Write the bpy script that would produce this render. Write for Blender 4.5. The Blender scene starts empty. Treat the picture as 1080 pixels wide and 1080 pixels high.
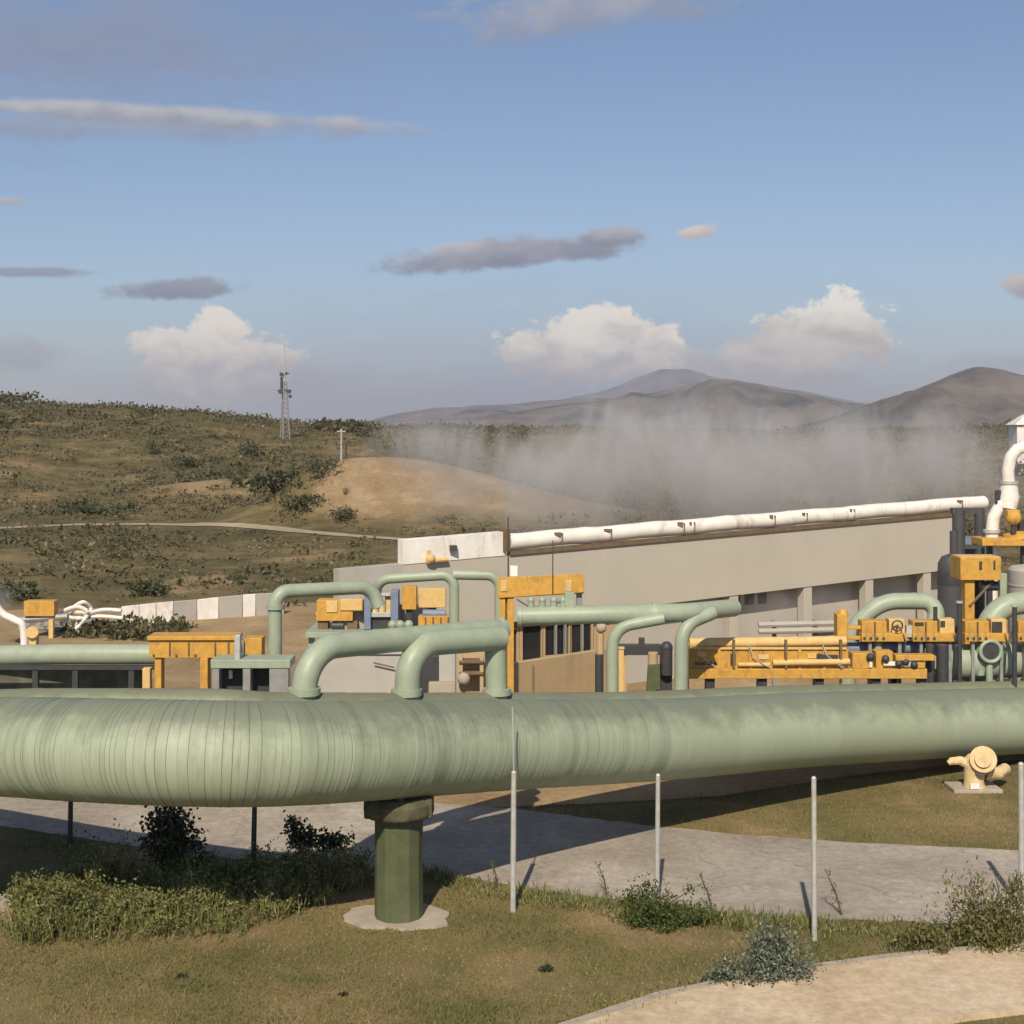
import bpy, math, random
import numpy as np
from mathutils import Vector, Matrix, noise as mnoise
R = random.Random(7)
rad = math.radians
sc = bpy.context.scene
COL = sc.collection
F, H, PX0, PY0 = 1480.0, 7.4, 540.0, 455.0      # focal length in photo pixels, eye height, optical axis

def P(px, py, Y): return Vector(((px-PX0)/F*Y, Y, H-(py-PY0)/F*Y))
def GD(py): return H*F/(py-PY0)                   # distance of a ground point seen at row py
def G(px, py, z=0.0):
    Y = (H-z)*F/(py-PY0); return Vector(((px-PX0)/F*Y, Y, z))
def sm(a, b, x):
    t = min(1.0, max(0.0, (x-a)/(b-a))); return t*t*(3-2*t)
def lerp_tab(tab, x):
    if x <= tab[0][0]: return tab[0][1]
    for (x0, y0), (x1, y1) in zip(tab, tab[1:]):
        if x <= x1: return y0+(y1-y0)*(x-x0)/(x1-x0)
    return tab[-1][1]

# ------------------------------------------------------------------ materials
def nd(nt, typ, **kw):
    n = nt.nodes.new(typ)
    for k, v in kw.items(): setattr(n, k, v)
    return n
def M_base(name):
    m = bpy.data.materials.new(name); m.use_nodes = True
    nt = m.node_tree; bs = nt.nodes['Principled BSDF']
    return m, nt, bs
def ramp(nt, fac, stops):
    r = nd(nt, 'ShaderNodeValToRGB'); el = r.color_ramp.elements
    while len(el) < len(stops): el.new(0.5)
    for e, (p, c) in zip(el, stops):
        e.position = p; e.color = (*c, 1) if len(c) == 3 else c
    nt.links.new(fac, r.inputs[0]); return r.outputs[0]
def tex_noise(nt, vec, scale, detail=5, rough=0.6, sc3=None, dist=0.0):
    if sc3:
        mp = nd(nt, 'ShaderNodeMapping'); mp.inputs['Scale'].default_value = sc3
        nt.links.new(vec, mp.inputs[0]); vec = mp.outputs[0]
    n = nd(nt, 'ShaderNodeTexNoise'); n.inputs['Scale'].default_value = scale
    n.inputs['Detail'].default_value = detail; n.inputs['Roughness'].default_value = rough
    n.inputs['Distortion'].default_value = dist
    nt.links.new(vec, n.inputs['Vector']); return n.outputs[0]
def mixc(nt, fac, a, b, mode='MIX'):
    m = nd(nt, 'ShaderNodeMix', data_type='RGBA', blend_type=mode)
    for sock, v in ((m.inputs[0], fac), (m.inputs[6], a), (m.inputs[7], b)):
        if hasattr(v, 'links') or isinstance(v, bpy.types.NodeSocket): nt.links.new(v, sock)
        elif isinstance(v, (int, float)): sock.default_value = v
        else: sock.default_value = (*v, 1)
    return m.outputs[2]
def mth(nt, op, a, b=None, c=None, clamp=False):
    m = nd(nt, 'ShaderNodeMath', operation=op); m.use_clamp = clamp
    for i, v in enumerate((a, b, c)):
        if v is None: continue
        if isinstance(v, bpy.types.NodeSocket): nt.links.new(v, m.inputs[i])
        else: m.inputs[i].default_value = v
    return m.outputs[0]
def bump(nt, bs, h, strength, dist=0.02):
    b = nd(nt, 'ShaderNodeBump'); b.inputs['Strength'].default_value = strength
    b.inputs['Distance'].default_value = dist
    nt.links.new(h, b.inputs['Height']); nt.links.new(b.outputs[0], bs.inputs['Normal'])
def objco(nt): return nd(nt, 'ShaderNodeTexCoord').outputs['Object']
def attr(nt, name): return nd(nt, 'ShaderNodeAttribute', attribute_name=name).outputs['Fac']

def mat(name, col, col2=None, rough=0.6, scale=6.0, lo=0.35, hi=0.7, metal=0.0, stain=None, stain_amt=0.5, bmp=0.15, spec=0.4):
    """weathered paint / stone / metal: two tones by noise, optional stains"""
    m, nt, bs = M_base(name); co = objco(nt)
    col2 = col2 or tuple(c*0.78 for c in col)
    n1 = tex_noise(nt, co, scale, 7, 0.65)
    c = ramp(nt, n1, [(lo, col2), (hi, col)])
    if stain:
        n2 = tex_noise(nt, co, scale*0.6, 8, 0.75, (1, 1, 0.35), 0.6)
        f = ramp(nt, n2, [(0.52, (0, 0, 0)), (0.72, (stain_amt,)*3)])
        c = mixc(nt, f, c, stain)
    nt.links.new(c, bs.inputs['Base Color'])
    bs.inputs['Metallic'].default_value = metal
    bs.inputs['Specular IOR Level'].default_value = spec
    r = nd(nt, 'ShaderNodeMapRange'); nt.links.new(n1, r.inputs[0])
    r.inputs[3].default_value = max(0, rough-0.12); r.inputs[4].default_value = min(1, rough+0.12)
    nt.links.new(r.outputs[0], bs.inputs['Roughness'])
    if bmp: bump(nt, bs, tex_noise(nt, co, scale*5, 4, 0.7), bmp, 0.02)
    return m

def mat_leaf(name, stops, rough=0.75, transl=0.25):
    m, nt, bs = M_base(name)
    c = ramp(nt, attr(nt, 'tint'), stops)
    nt.links.new(c, bs.inputs['Base Color']); bs.inputs['Roughness'].default_value = rough
    bs.inputs['Specular IOR Level'].default_value = 0.2
    tr = nd(nt, 'ShaderNodeBsdfTranslucent'); nt.links.new(c, tr.inputs[0])
    mx = nd(nt, 'ShaderNodeMixShader'); mx.inputs[0].default_value = transl
    nt.links.new(bs.outputs[0], mx.inputs[1]); nt.links.new(tr.outputs[0], mx.inputs[2])
    nt.links.new(mx.outputs[0], nt.nodes['Material Output'].inputs[0])
    return m

def mat_clad(name, a, b, dirt, rough=0.50, stripe=1.0, ulim=99):
    """sheet-metal pipe cladding: tone per sheet, run-off streaks round the girth, mould blotches"""
    m, nt, bs = M_base(name)
    uv = nd(nt, 'ShaderNodeTexCoord').outputs['UV']; co = objco(nt)
    tint = attr(nt, 'tint')
    c = ramp(nt, tint, [(0.0, tuple(x*.55 for x in b)), (0.2, tuple((x*.45+y*.55) for x, y in zip(a, b))), (1.0, a)])
    st = tex_noise(nt, uv, 1.0, 6, 0.7, (15, 3.2, 1))
    sxu = nd(nt, 'ShaderNodeSeparateXYZ'); nt.links.new(uv, sxu.inputs[0])
    lg = nd(nt, 'ShaderNodeMapRange'); nt.links.new(sxu.outputs[0], lg.inputs[0]); lg.inputs[1].default_value = ulim-1.5; lg.inputs[2].default_value = ulim+1.5; lg.inputs[3].default_value = 1; lg.inputs[4].default_value = .22
    f = mth(nt, 'MULTIPLY', ramp(nt, st, [(0.50, (0, 0, 0)), (0.72, (0.42*stripe,)*3)]), lg.outputs[0])
    c = mixc(nt, f, c, dirt)
    st2 = tex_noise(nt, uv, 1.0, 5, 0.65, (26, 2.4, 1))
    f2 = mth(nt, 'MULTIPLY', ramp(nt, st2, [(0.55, (0, 0, 0)), (0.8, (0.4*stripe,)*3)]), lg.outputs[0])
    c = mixc(nt, f2, c, tuple(min(1, x*1.35) for x in a))
    bl = tex_noise(nt, co, 1.6, 8, 0.72)
    f3 = ramp(nt, bl, [(0.45, (0, 0, 0)), (0.85, (0.32,)*3)])
    c = mixc(nt, f3, c, tuple(x*0.72 for x in a))
    sp = tex_noise(nt, co, 9, 6, 0.8)
    f4 = ramp(nt, sp, [(0.64, (0, 0, 0)), (0.74, (0.7,)*3)])
    c = mixc(nt, f4, c, tuple(x*0.55 for x in dirt))
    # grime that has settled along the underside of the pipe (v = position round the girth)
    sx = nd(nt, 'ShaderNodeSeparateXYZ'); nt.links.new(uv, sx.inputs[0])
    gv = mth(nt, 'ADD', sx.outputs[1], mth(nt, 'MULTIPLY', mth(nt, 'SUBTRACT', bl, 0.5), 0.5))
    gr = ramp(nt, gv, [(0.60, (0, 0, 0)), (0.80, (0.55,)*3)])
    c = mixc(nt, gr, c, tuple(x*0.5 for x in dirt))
    nt.links.new(c, bs.inputs['Base Color'])
    rr = nd(nt, 'ShaderNodeMapRange'); nt.links.new(bl, rr.inputs[0]); rr.inputs[3].default_value = rough-.1; rr.inputs[4].default_value = rough+.25
    nt.links.new(rr.outputs[0], bs.inputs['Roughness'])
    bs.inputs['Specular IOR Level'].default_value = 0.45
    bump(nt, bs, mth(nt, 'ADD', tex_noise(nt, uv, 1.0, 3, 0.5, (5, 1.5, 1)), mth(nt, 'MULTIPLY', st, 0.3)), 0.35, 0.02)
    return m

GREEN = (0.335, 0.38, 0.265); GREEN2 = (0.285, 0.325, 0.22); GDIRT = (0.13, 0.14, 0.10)
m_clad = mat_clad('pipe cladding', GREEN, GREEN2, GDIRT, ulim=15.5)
m_clad2 = mat_clad('aged pipe cladding', (0.29, 0.33, 0.20), (0.25, 0.26, 0.17), (0.17, 0.15, 0.11), 0.6, 0.6)
m_green = mat('green pipe paint', (0.335, 0.39, 0.285), (0.28, 0.325, 0.235), 0.45, 3, stain=(0.2, 0.2, 0.14), stain_amt=0.4)
m_olive = mat('olive pier paint', (0.10, 0.115, 0.052), (0.065, 0.078, 0.036), 0.75, 3, stain=(0.12, 0.09, 0.06), stain_amt=0.7, bmp=0.4)
m_mould = mat('mouldy pier collar', (0.13, 0.12, 0.065), (0.05, 0.05, 0.03), 0.9, 5, stain=(0.2, 0.15, 0.09), stain_amt=0.7, bmp=0.8)
m_shade_band = mat('painted shade band', (0.14, 0.15, 0.10), (0.06, 0.062, 0.045), 0.7, 2.5, stain=(0.16, 0.14, 0.1), stain_amt=0.6)  # colour stands for the shade beneath the low pipe
m_yellow = mat('yellow paint', (0.62, 0.345, 0.055), (0.46, 0.25, 0.05), 0.6, 6, stain=(0.20, 0.125, 0.06), stain_amt=0.85)
m_pyellow = mat('faded yellow paint', (0.70, 0.49, 0.21), (0.58, 0.38, 0.13), 0.7, 7, stain=(0.42, 0.31, 0.19), stain_amt=0.8, bmp=.5)
m_cream = mat('flaking cream paint', (0.72, 0.56, 0.33), (0.62, 0.44, 0.22), 0.8, 7, stain=(0.40, 0.29, 0.18), stain_amt=0.85, bmp=.6)
m_white = mat('white paint', (0.82, 0.79, 0.73), (0.70, 0.66, 0.59), 0.55, 2.2, stain=(0.30, 0.23, 0.15), stain_amt=0.75)
m_grey = mat('grey metal', (0.33, 0.33, 0.31), None, 0.5, 5, metal=0.2, stain=(0.2, 0.17, 0.13), stain_amt=0.4)
m_galv = mat('galvanised steel', (0.55, 0.54, 0.50), (0.42, 0.41, 0.38), 0.5, 8, metal=0.25, stain=(0.34, 0.26, 0.17), stain_amt=0.6)
m_dark = mat('dark metal', (0.055, 0.055, 0.058), None, 0.5, 6)
m_vessel = mat('slate vessel paint', (0.075, 0.075, 0.08), None, 0.55, 3)
m_blue = mat('blue grey paint', (0.2, 0.25, 0.34), None, 0.5, 5)
m_glass = mat('dark glazing', (0.03, 0.032, 0.035), (0.018, 0.018, 0.02), 0.15, 1.5, bmp=0, spec=0.6)
m_fascia = mat('render fascia', (0.45, 0.415, 0.34), (0.42, 0.385, 0.315), 0.85, 0.5, bmp=0.1, stain=(0.35, 0.315, 0.255), stain_amt=0.4)
m_gwall = mat('grey wall render', (0.42, 0.395, 0.35), (0.37, 0.35, 0.305), 0.85, 1.2, bmp=0.1, stain=(0.22, 0.19, 0.16), stain_amt=0.5)
m_tan = mat('tan wall render', (0.46, 0.34, 0.19), (0.40, 0.29, 0.165), 0.85, 1.5, bmp=0.15, stain=(0.28, 0.2, 0.12), stain_amt=0.5)
m_rust = mat('brown gutter', (0.19, 0.125, 0.065), (0.12, 0.085, 0.05), 0.8, 4)
m_conc = mat('pale concrete', (0.42, 0.36, 0.28), (0.33, 0.28, 0.22), 0.9, 3, stain=(0.22, 0.18, 0.13), stain_amt=0.5, bmp=0.4)
m_bark = mat('bark', (0.09, 0.07, 0.05), None, 0.9, 10)
m_rock = mat('grey stone', (0.3, 0.28, 0.25), (0.2, 0.18, 0.16), 0.9, 4, bmp=0.5)

m_weed = mat_leaf('weed leaves', [(0, (0.06, 0.072, 0.024)), (0.4, (0.155, 0.17, 0.055)), (0.7, (0.24, 0.24, 0.088)), (1, (0.34, 0.29, 0.14))])
m_shrub = mat_leaf('shrub leaves', [(0, (0.035, 0.05, 0.012)), (0.5, (0.075, 0.105, 0.025)), (1, (0.14, 0.16, 0.05))])
m_greyleaf = mat_leaf('grey green leaves', [(0, (0.05, 0.06, 0.042)), (0.5, (0.15, 0.175, 0.12)), (1, (0.32, 0.34, 0.25))])
m_darkleaf = mat_leaf('dark ivy leaves', [(0, (0.018, 0.022, 0.01)), (0.5, (0.05, 0.056, 0.026)), (0.85, (0.1, 0.1, 0.06)), (1, (0.26, 0.25, 0.2))])
m_dry = mat_leaf('dry bush leaves', [(0, (0.06, 0.065, 0.022)), (0.45, (0.14, 0.14, 0.048)), (0.8, (0.23, 0.20, 0.08)), (1, (0.36, 0.28, 0.14))])
m_grass = mat_leaf('grass blades', [(0, (0.09, 0.105, 0.03)), (0.4, (0.17, 0.16, 0.055)), (0.75, (0.25, 0.20, 0.085)), (1, (0.36, 0.28, 0.15))], transl=0.15)
m_scrub = mat_leaf('hill scrub', [(0, (0.085, 0.082, 0.042)), (0.45, (0.135, 0.122, 0.064)), (0.8, (0.20, 0.168, 0.092)), (1, (0.29, 0.235, 0.14))], transl=0.3)

m_hillbush = mat_leaf('hill bush leaves', [(0, (0.055, 0.062, 0.03)), (0.5, (0.10, 0.11, 0.052)), (1, (0.18, 0.175, 0.09))], transl=.25)
# ------------------------------------------------------------------ mesh builder
BASE = {}
class MB:
    def __init__(s): s.v = []; s.f = []; s.t = []; s.uv = {}
    def add(s, verts, faces, tint=None, uvs=None):
        o = len(s.v); s.v.extend([tuple(p) for p in verts])
        t = R.random() if tint is None else tint
        for i, f in enumerate(faces):
            if uvs is not None: s.uv[len(s.f)] = uvs[i]
            s.f.append(tuple(o+k for k in f)); s.t.append(t)
    def box(s, c, size, rot=None, tint=None):
        x, y, z = (k/2 for k in size); m = rot or Matrix.Identity(3); c = Vector(c)
        vs = [c+m@Vector((sx*x, sy*y, sz*z)) for sz in (-1, 1) for sx, sy in ((-1, -1), (1, -1), (1, 1), (-1, 1))]
        s.add(vs, [(3, 2, 1, 0), (4, 5, 6, 7), (0, 1, 5, 4), (1, 2, 6, 5), (2, 3, 7, 6), (3, 0, 4, 7)], tint)
    def b2(s, x0, x1, y0, y1, z0, z1): s.box(((x0+x1)/2, (y0+y1)/2, (z0+z1)/2), (abs(x1-x0), abs(y1-y0), abs(z1-z0)))
    def pbox(s, px0, py0, px1, py1, Y, dep, z0=None):
        a = P(px0, py0, Y); b = P(px1, py1, Y)
        s.b2(a.x, b.x, Y, Y+dep, b.z if z0 is None else z0, a.z)
    def hexa(s, lo, hi): # lo: 4 bottom pts, hi: 4 top pts (same order, ccw from above)
        s.add(list(lo)+list(hi), [(3, 2, 1, 0), (4, 5, 6, 7), (0, 1, 5, 4), (1, 2, 6, 5), (2, 3, 7, 6), (3, 0, 4, 7)])
    def tube(s, pts, r, seg=14, caps=True, rr=None, tint=None, uv=False, tints=None, tang=None):
        pts = [Vector(p) for p in pts]; n = len(pts)
        tans = [((pts[min(i+1, n-1)]-pts[max(i-1, 0)]).normalized() if (pts[min(i+1, n-1)]-pts[max(i-1, 0)]).length > 1e-9 else Vector((0, 0, 1))) for i in range(n)]
        if tang: tans = tang
        up = Vector((0, 0, 1)) if abs(tans[0].z) < 0.9 else Vector((0, 1, 0))
        nx = (up-tans[0]*up.dot(tans[0])).normalized(); vs = []; ln = 0; L = []
        for i in range(n):
            nx = nx-tans[i]*nx.dot(tans[i]); nx.normalize(); ny = tans[i].cross(nx)
            ri = rr[i] if rr else r
            if i: ln += (pts[i]-pts[i-1]).length
            L.append(ln)
            for k in range(seg):
                a = 2*math.pi*k/seg; vs.append(pts[i]+nx*(ri*math.cos(a))+ny*(ri*math.sin(a)))
        o = len(s.v); s.v.extend([tuple(p) for p in vs])
        t0 = R.random() if tint is None else tint
        for i in range(n-1):
            for k in range(seg):
                k2 = (k+1) % seg
                if uv:
                    g = lambda q: abs(((q/seg)*2+1) % 2-1)       # 0 on the underside seam, 1 on top, mirrored
                    s.uv[len(s.f)] = [(L[i], 1-g(k)), (L[i], 1-g(k+1)), (L[i+1], 1-g(k+1)), (L[i+1], 1-g(k))]
                s.f.append((o+i*seg+k, o+i*seg+k2, o+(i+1)*seg+k2, o+(i+1)*seg+k)); s.t.append(tints[i] if tints else t0)
        if caps:
            s.f.append(tuple(o+k for k in reversed(range(seg)))); s.t.append(t0)
            s.f.append(tuple(o+(n-1)*seg+k for k in range(seg))); s.t.append(t0)
    def cyl(s, a, b, r, r2=None, seg=16, tint=None): s.tube([a, b], r, seg, True, [r, r if r2 is None else r2], tint)
    def lathe(s, c, prof, seg=24):
        c = Vector(c); s.tube([c+Vector((0, 0, z)) for _, z in prof], 1, seg, True, [max(r, 0.002) for r, _ in prof])
    def ball(s, c, r, seg=14, rings=9, sq=(1, 1, 1)):
        c = Vector(c); vs = []; fs = []
        for i in range(rings+1):
            th = math.pi*i/rings
            for k in range(seg):
                a = 2*math.pi*k/seg
                vs.append(c+Vector((r*sq[0]*math.sin(th)*math.cos(a), r*sq[1]*math.sin(th)*math.sin(a), r*sq[2]*math.cos(th))))
        for i in range(rings):
            for k in range(seg):
                k2 = (k+1) % seg; fs.append((i*seg+k, (i+1)*seg+k, (i+1)*seg+k2, i*seg+k2))
        s.add(vs, fs)
    def build(s, name, material, parent=None, smooth=35, bevel=0.0):
        me = bpy.data.meshes.new(name)
        off = BASE.get(parent.name, Vector((0, 0, 0))) if parent else Vector((0, 0, 0))
        me.from_pydata([(x-off.x, y-off.y, z-off.z) for x, y, z in s.v], [], s.f)
        a = me.attributes.new('tint', 'FLOAT', 'FACE'); a.data.foreach_set('value', s.t)
        if s.uv:
            ul = me.uv_layers.new(name='UVMap'); arr = np.zeros((len(me.loops), 2), np.float32)
            for pi, pl in enumerate(me.polygons):
                if pi in s.uv: arr[pl.loop_start:pl.loop_start+pl.loop_total] = s.uv[pi]
            ul.data.foreach_set('uv', arr.ravel())
        me.materials.append(material); me.validate(); me.update()
        if smooth:
            me.polygons.foreach_set('use_smooth', [True]*len(me.polygons)); me.set_sharp_from_angle(angle=rad(smooth))
        o = bpy.data.objects.new(name, me); COL.objects.link(o)
        if parent: o.parent = parent
        BASE[o.name] = off.copy()
        if bevel:
            bv = o.modifiers.new('Bevel', 'BEVEL'); bv.width = bevel; bv.segments = 2; bv.limit_method = 'ANGLE'; bv.angle_limit = rad(50)
        return o

def tag(o, label, cat, group=None, kind=None):
    o['label'] = label; o['category'] = cat
    if group: o['group'] = group
    if kind: o['kind'] = kind
    return o
def thing(name, loc, label, cat, group=None):
    o = bpy.data.objects.new(name, None); COL.objects.link(o); o.location = loc; o.empty_display_size = 0.3
    BASE[o.name] = Vector(loc); return tag(o, label, cat, group)
def struct(o): o['kind'] = 'structure'; return o
def part(name, m, parent, fn, bevel=0.0, smooth=35):
    b = MB(); fn(b); return b.build(name, m, parent, smooth, bevel)
def copy_thing(src, loc, label):
    """copy a thing with its parts and sub-parts, by obj.copy() alone"""
    r = src.copy(); COL.objects.link(r); r.location = loc; r['label'] = label; BASE[r.name] = Vector(loc)
    for ch in [o for o in bpy.data.objects if o.parent == src]:
        c = ch.copy(); COL.objects.link(c); c.parent = r
        for g in [o for o in bpy.data.objects if o.parent == ch]:
            d = g.copy(); COL.objects.link(d); d.parent = c
    return r

def fillet(pts, r, n=8):
    pts = [Vector(p) for p in pts]; out = [pts[0]]
    for i in range(1, len(pts)-1):
        a, b, c = pts[i-1], pts[i], pts[i+1]
        d1 = (a-b); d2 = (c-b); k = min(r, d1.length*0.49 if i > 1 else d1.length*.95, d2.length*0.49 if i < len(pts)-2 else d2.length*.95)
        p1 = b+d1.normalized()*k; p2 = b+d2.normalized()*k
        ang = d1.angle(d2); 
        # true arc through p1,p2 tangent to both legs
        h = (d1.normalized()+d2.normalized()); 
        if h.length < 1e-4: out.append(b); continue
        h.normalize(); R0 = k*math.tan(ang/2); ctr = b+h*(k/math.cos(ang/2))
        v1 = p1-ctr; v2 = p2-ctr; tot = v1.angle(v2)
        for j in range(n+1):
            t = j/n; sn = math.sin(tot)
            q = (v1*math.sin((1-t)*tot)+v2*math.sin(t*tot))/sn if sn > 1e-4 else v1.lerp(v2, t)
            out.append(ctr+q)
    out.append(pts[-1]); return out
def flange(b, p, d, r, w=0.05):
    d = Vector(d).normalized(); p = Vector(p); b.cyl(p-d*w, p+d*w, r, seg=18)

# ------------------------------------------------------------------ terrain
SKY = [(-2000, 5.0), (-600, 5.4), (0, 4.4), (60, 4.3), (120, 4.1), (200, 3.5), (270, 2.1), (330, 0.9), (420, 0.4), (600, 0.0), (1000, 0.3), (1080, 1.2), (1300, 3)]
RANGES = [ # distance, depth spread near/far, skyline (px, row)
    (1500, 260, 500, [(820, 452), (880, 440), (905, 431), (930, 424), (960, 414), (985, 405), (1010, 398), (1032, 394.5), (1055, 397), (1080, 404), (1120, 412), (1180, 404), (1260, 410), (1400, 440), (1600, 452)]),
    (2500, 420, 700, [(350, 452), (400, 446), (430, 443), (500, 441), (560, 433), (610, 424), (650, 420), (690, 414), (720, 407), (750, 402.5), (772, 401.5), (800, 406), (830, 412), (860, 418), (890, 425), (930, 431), (980, 440), (1040, 452)]),
    (3600, 500, 900, [(340, 454), (380, 446), (415, 436), (460, 430.5), (520, 428), (570, 422), (620, 419), (680, 421), (740, 430), (800, 452)]),
    (7000, 900, 1200, [(520, 440), (580, 424), (620, 415), (650, 407), (680, 397), (700, 391), (714, 389.5), (732, 391), (760, 399), (800, 407), (840, 414), (880, 421), (930, 427), (1000, 436), (1100, 446)])]
MX, MY, MZ = P(398, 478, 118)
def mound(x, y):
    dx = x-MX; dy = y-MY
    return 5.2*math.exp(-(abs(dx)/(9.5 if dx < 0 else 15.5))**(2.6 if dx < 0 else 2.1))*math.exp(-(dy/(8 if dy < 0 else 12))**2)
def bank(x, y):
    cx, cy = (258-PX0)/F*140, 138
    return math.exp(-((x-cx)/9.5)**2-((y-cy)/9)**2)
def height(x, y):
    d = math.hypot(x, y)
    if d < 60: return 0.0
    h = 7.2*sm(112, 238, d)
    if y > 1:
        px = PX0+F*x/y
        h += lerp_tab(SKY, px)*sm(135, 225, d)*(1-sm(320, 520, d))
        h += mound(x, y)+1.6*bank(x, y)
        mt = 0.0
        for md, sn, sf, prof in RANGES:
            if md-3*sn < d < md+3*sf and prof[0][0] < px < prof[-1][0]:
                k0 = 6.0; row = sum(lerp_tab(prof, px+o*k0) for o in (-1.5, -.5, .5, 1.5))/4
                top = H+(PY0-row)/F*md-7.2
                e = (d-md)/(sn if d < md else sf); g = math.exp(-e*e)
                rg = mnoise.fractal((x/md*26, y/md*9, md*.01), 1.0, 2.1, 6)
                mt = max(mt, top*g*(1+0.03*rg)+top*0.46*rg*(1-g)*g*4)
        h += mt
    k = sm(112, 180, d)
    h += k*1.1*mnoise.fractal((x*0.03, y*0.03, 0.7), 1.0, 2.0, 5)*(1-sm(260, 500, d)*0.6)
    if d > 400: h += 3*sm(400, 1500, d)*mnoise.fractal((x*0.004, y*0.004, 5), 1.0, 2.0, 5)
    return h

def build_ground():
    ang = []
    a = -180.0
    while a < 180: ang.append(a); a += 0.16 if -27 <= a < 27 else 3.0
    rs = [0.5]; r = 4.0
    while r < 14000: rs.append(r); r *= 1.14 if r < 50 else (1.016 if r < 300 else (1.018 if 1200 < r < 4000 else 1.035))
    na, nr = len(ang), len(rs)
    V = []; bare = []; far_tone = []
    for r in rs:
        for a in ang:
            x = r*math.sin(rad(a)); y = r*math.cos(rad(a)); V.append((x, y, height(x, y)))
            b = 0.0
            if 60 < r < 200 and y > 1:
                n = mnoise.fractal((x*0.12, y*0.12, 9), 1.0, 2.0, 4)
                b = max(sm(0.6, 1.3, mound(x, y)+0.5*n)*sm(-5.2, -3.6, x-MX+1.6*n), 0.8*sm(0.18, 0.6, bank(x, y)+0.6*n))
            if 60 < r < 80 and y > 1: b = max(b, .8*sm(.3, .7, math.exp(-((x-(215-PX0)/F*69)/2.6)**2-((y-69)/5)**2)+.3*mnoise.noise((x, y, 1))))
            bare.append(b); far_tone.append(sm(500, 1200, r))
    fs = []
    for i in range(nr-1):
        for k in range(na):
            k2 = (k+1) % na; fs.append((i*na+k, i*na+k2, (i+1)*na+k2, (i+1)*na+k))
    fs.append(tuple(range(na)))
    me = bpy.data.meshes.new('ground'); me.from_pydata(V, [], fs)
    at = me.attributes.new('bare', 'FLOAT', 'POINT'); at.data.foreach_set('value', bare)
    at = me.attributes.new('far_tone', 'FLOAT', 'POINT'); at.data.foreach_set('value', far_tone)
    me.polygons.foreach_set('use_smooth', [True]*len(fs))
    m, nt, bs = M_base('terrain'); co = objco(nt)
    n1 = tex_noise(nt, co, 0.35, 9, 0.7); n2 = tex_noise(nt, co, 0.045, 8, 0.65); n3 = tex_noise(nt, co, 2.6, 8, 0.75)
    g = ramp(nt, n1, [(0.30, (0.095, 0.087, 0.045)), (0.5, (0.155, 0.13, 0.07)), (0.68, (0.25, 0.20, 0.118))])
    g2 = ramp(nt, n2, [(0.38, (0.62, 0.66, 0.64)), (0.62, (1.15, 1.10, 1.04))])
    c = mixc(nt, 1.0, g, g2, 'MULTIPLY')
    c3 = ramp(nt, n3, [(0.32, (0.62, 0.64, 0.55)), (0.7, (1.2, 1.12, 1.05))]); c = mixc(nt, 1.0, c, c3, 'MULTIPLY')
    e = ramp(nt, n1, [(0.3, (0.21, 0.145, 0.075)), (0.5, (0.285, 0.20, 0.108)), (0.7, (0.39, 0.295, 0.18))]); e = mixc(nt, 1.0, e, ramp(nt, n3, [(0.3, (0.75,)*3), (0.7, (1.15,)*3)]), 'MULTIPLY')
    c = mixc(nt, attr(nt, 'bare'), c, e)
    nw = tex_noise(nt, co, 0.006, 9, 0.7); wd = ramp(nt, nw, [(0.38, (0.055, 0.056, 0.052)), (0.48, (0.12, 0.108, 0.095)), (0.64, (0.21, 0.175, 0.145))])
    c = mixc(nt, attr(nt, 'far_tone'), c, wd)  # far ground takes a greyer colour, mixed in by distance from the eye
    nt.links.new(c, bs.inputs['Base Color']); bs.inputs['Roughness'].default_value = 0.95; bs.inputs['Specular IOR Level'].default_value = 0.1
    bump(nt, bs, n3, 0.5, 0.1)
    me.materials.append(m)
    o = bpy.data.objects.new('ground', me); COL.objects.link(o); struct(o)
build_ground()

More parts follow.
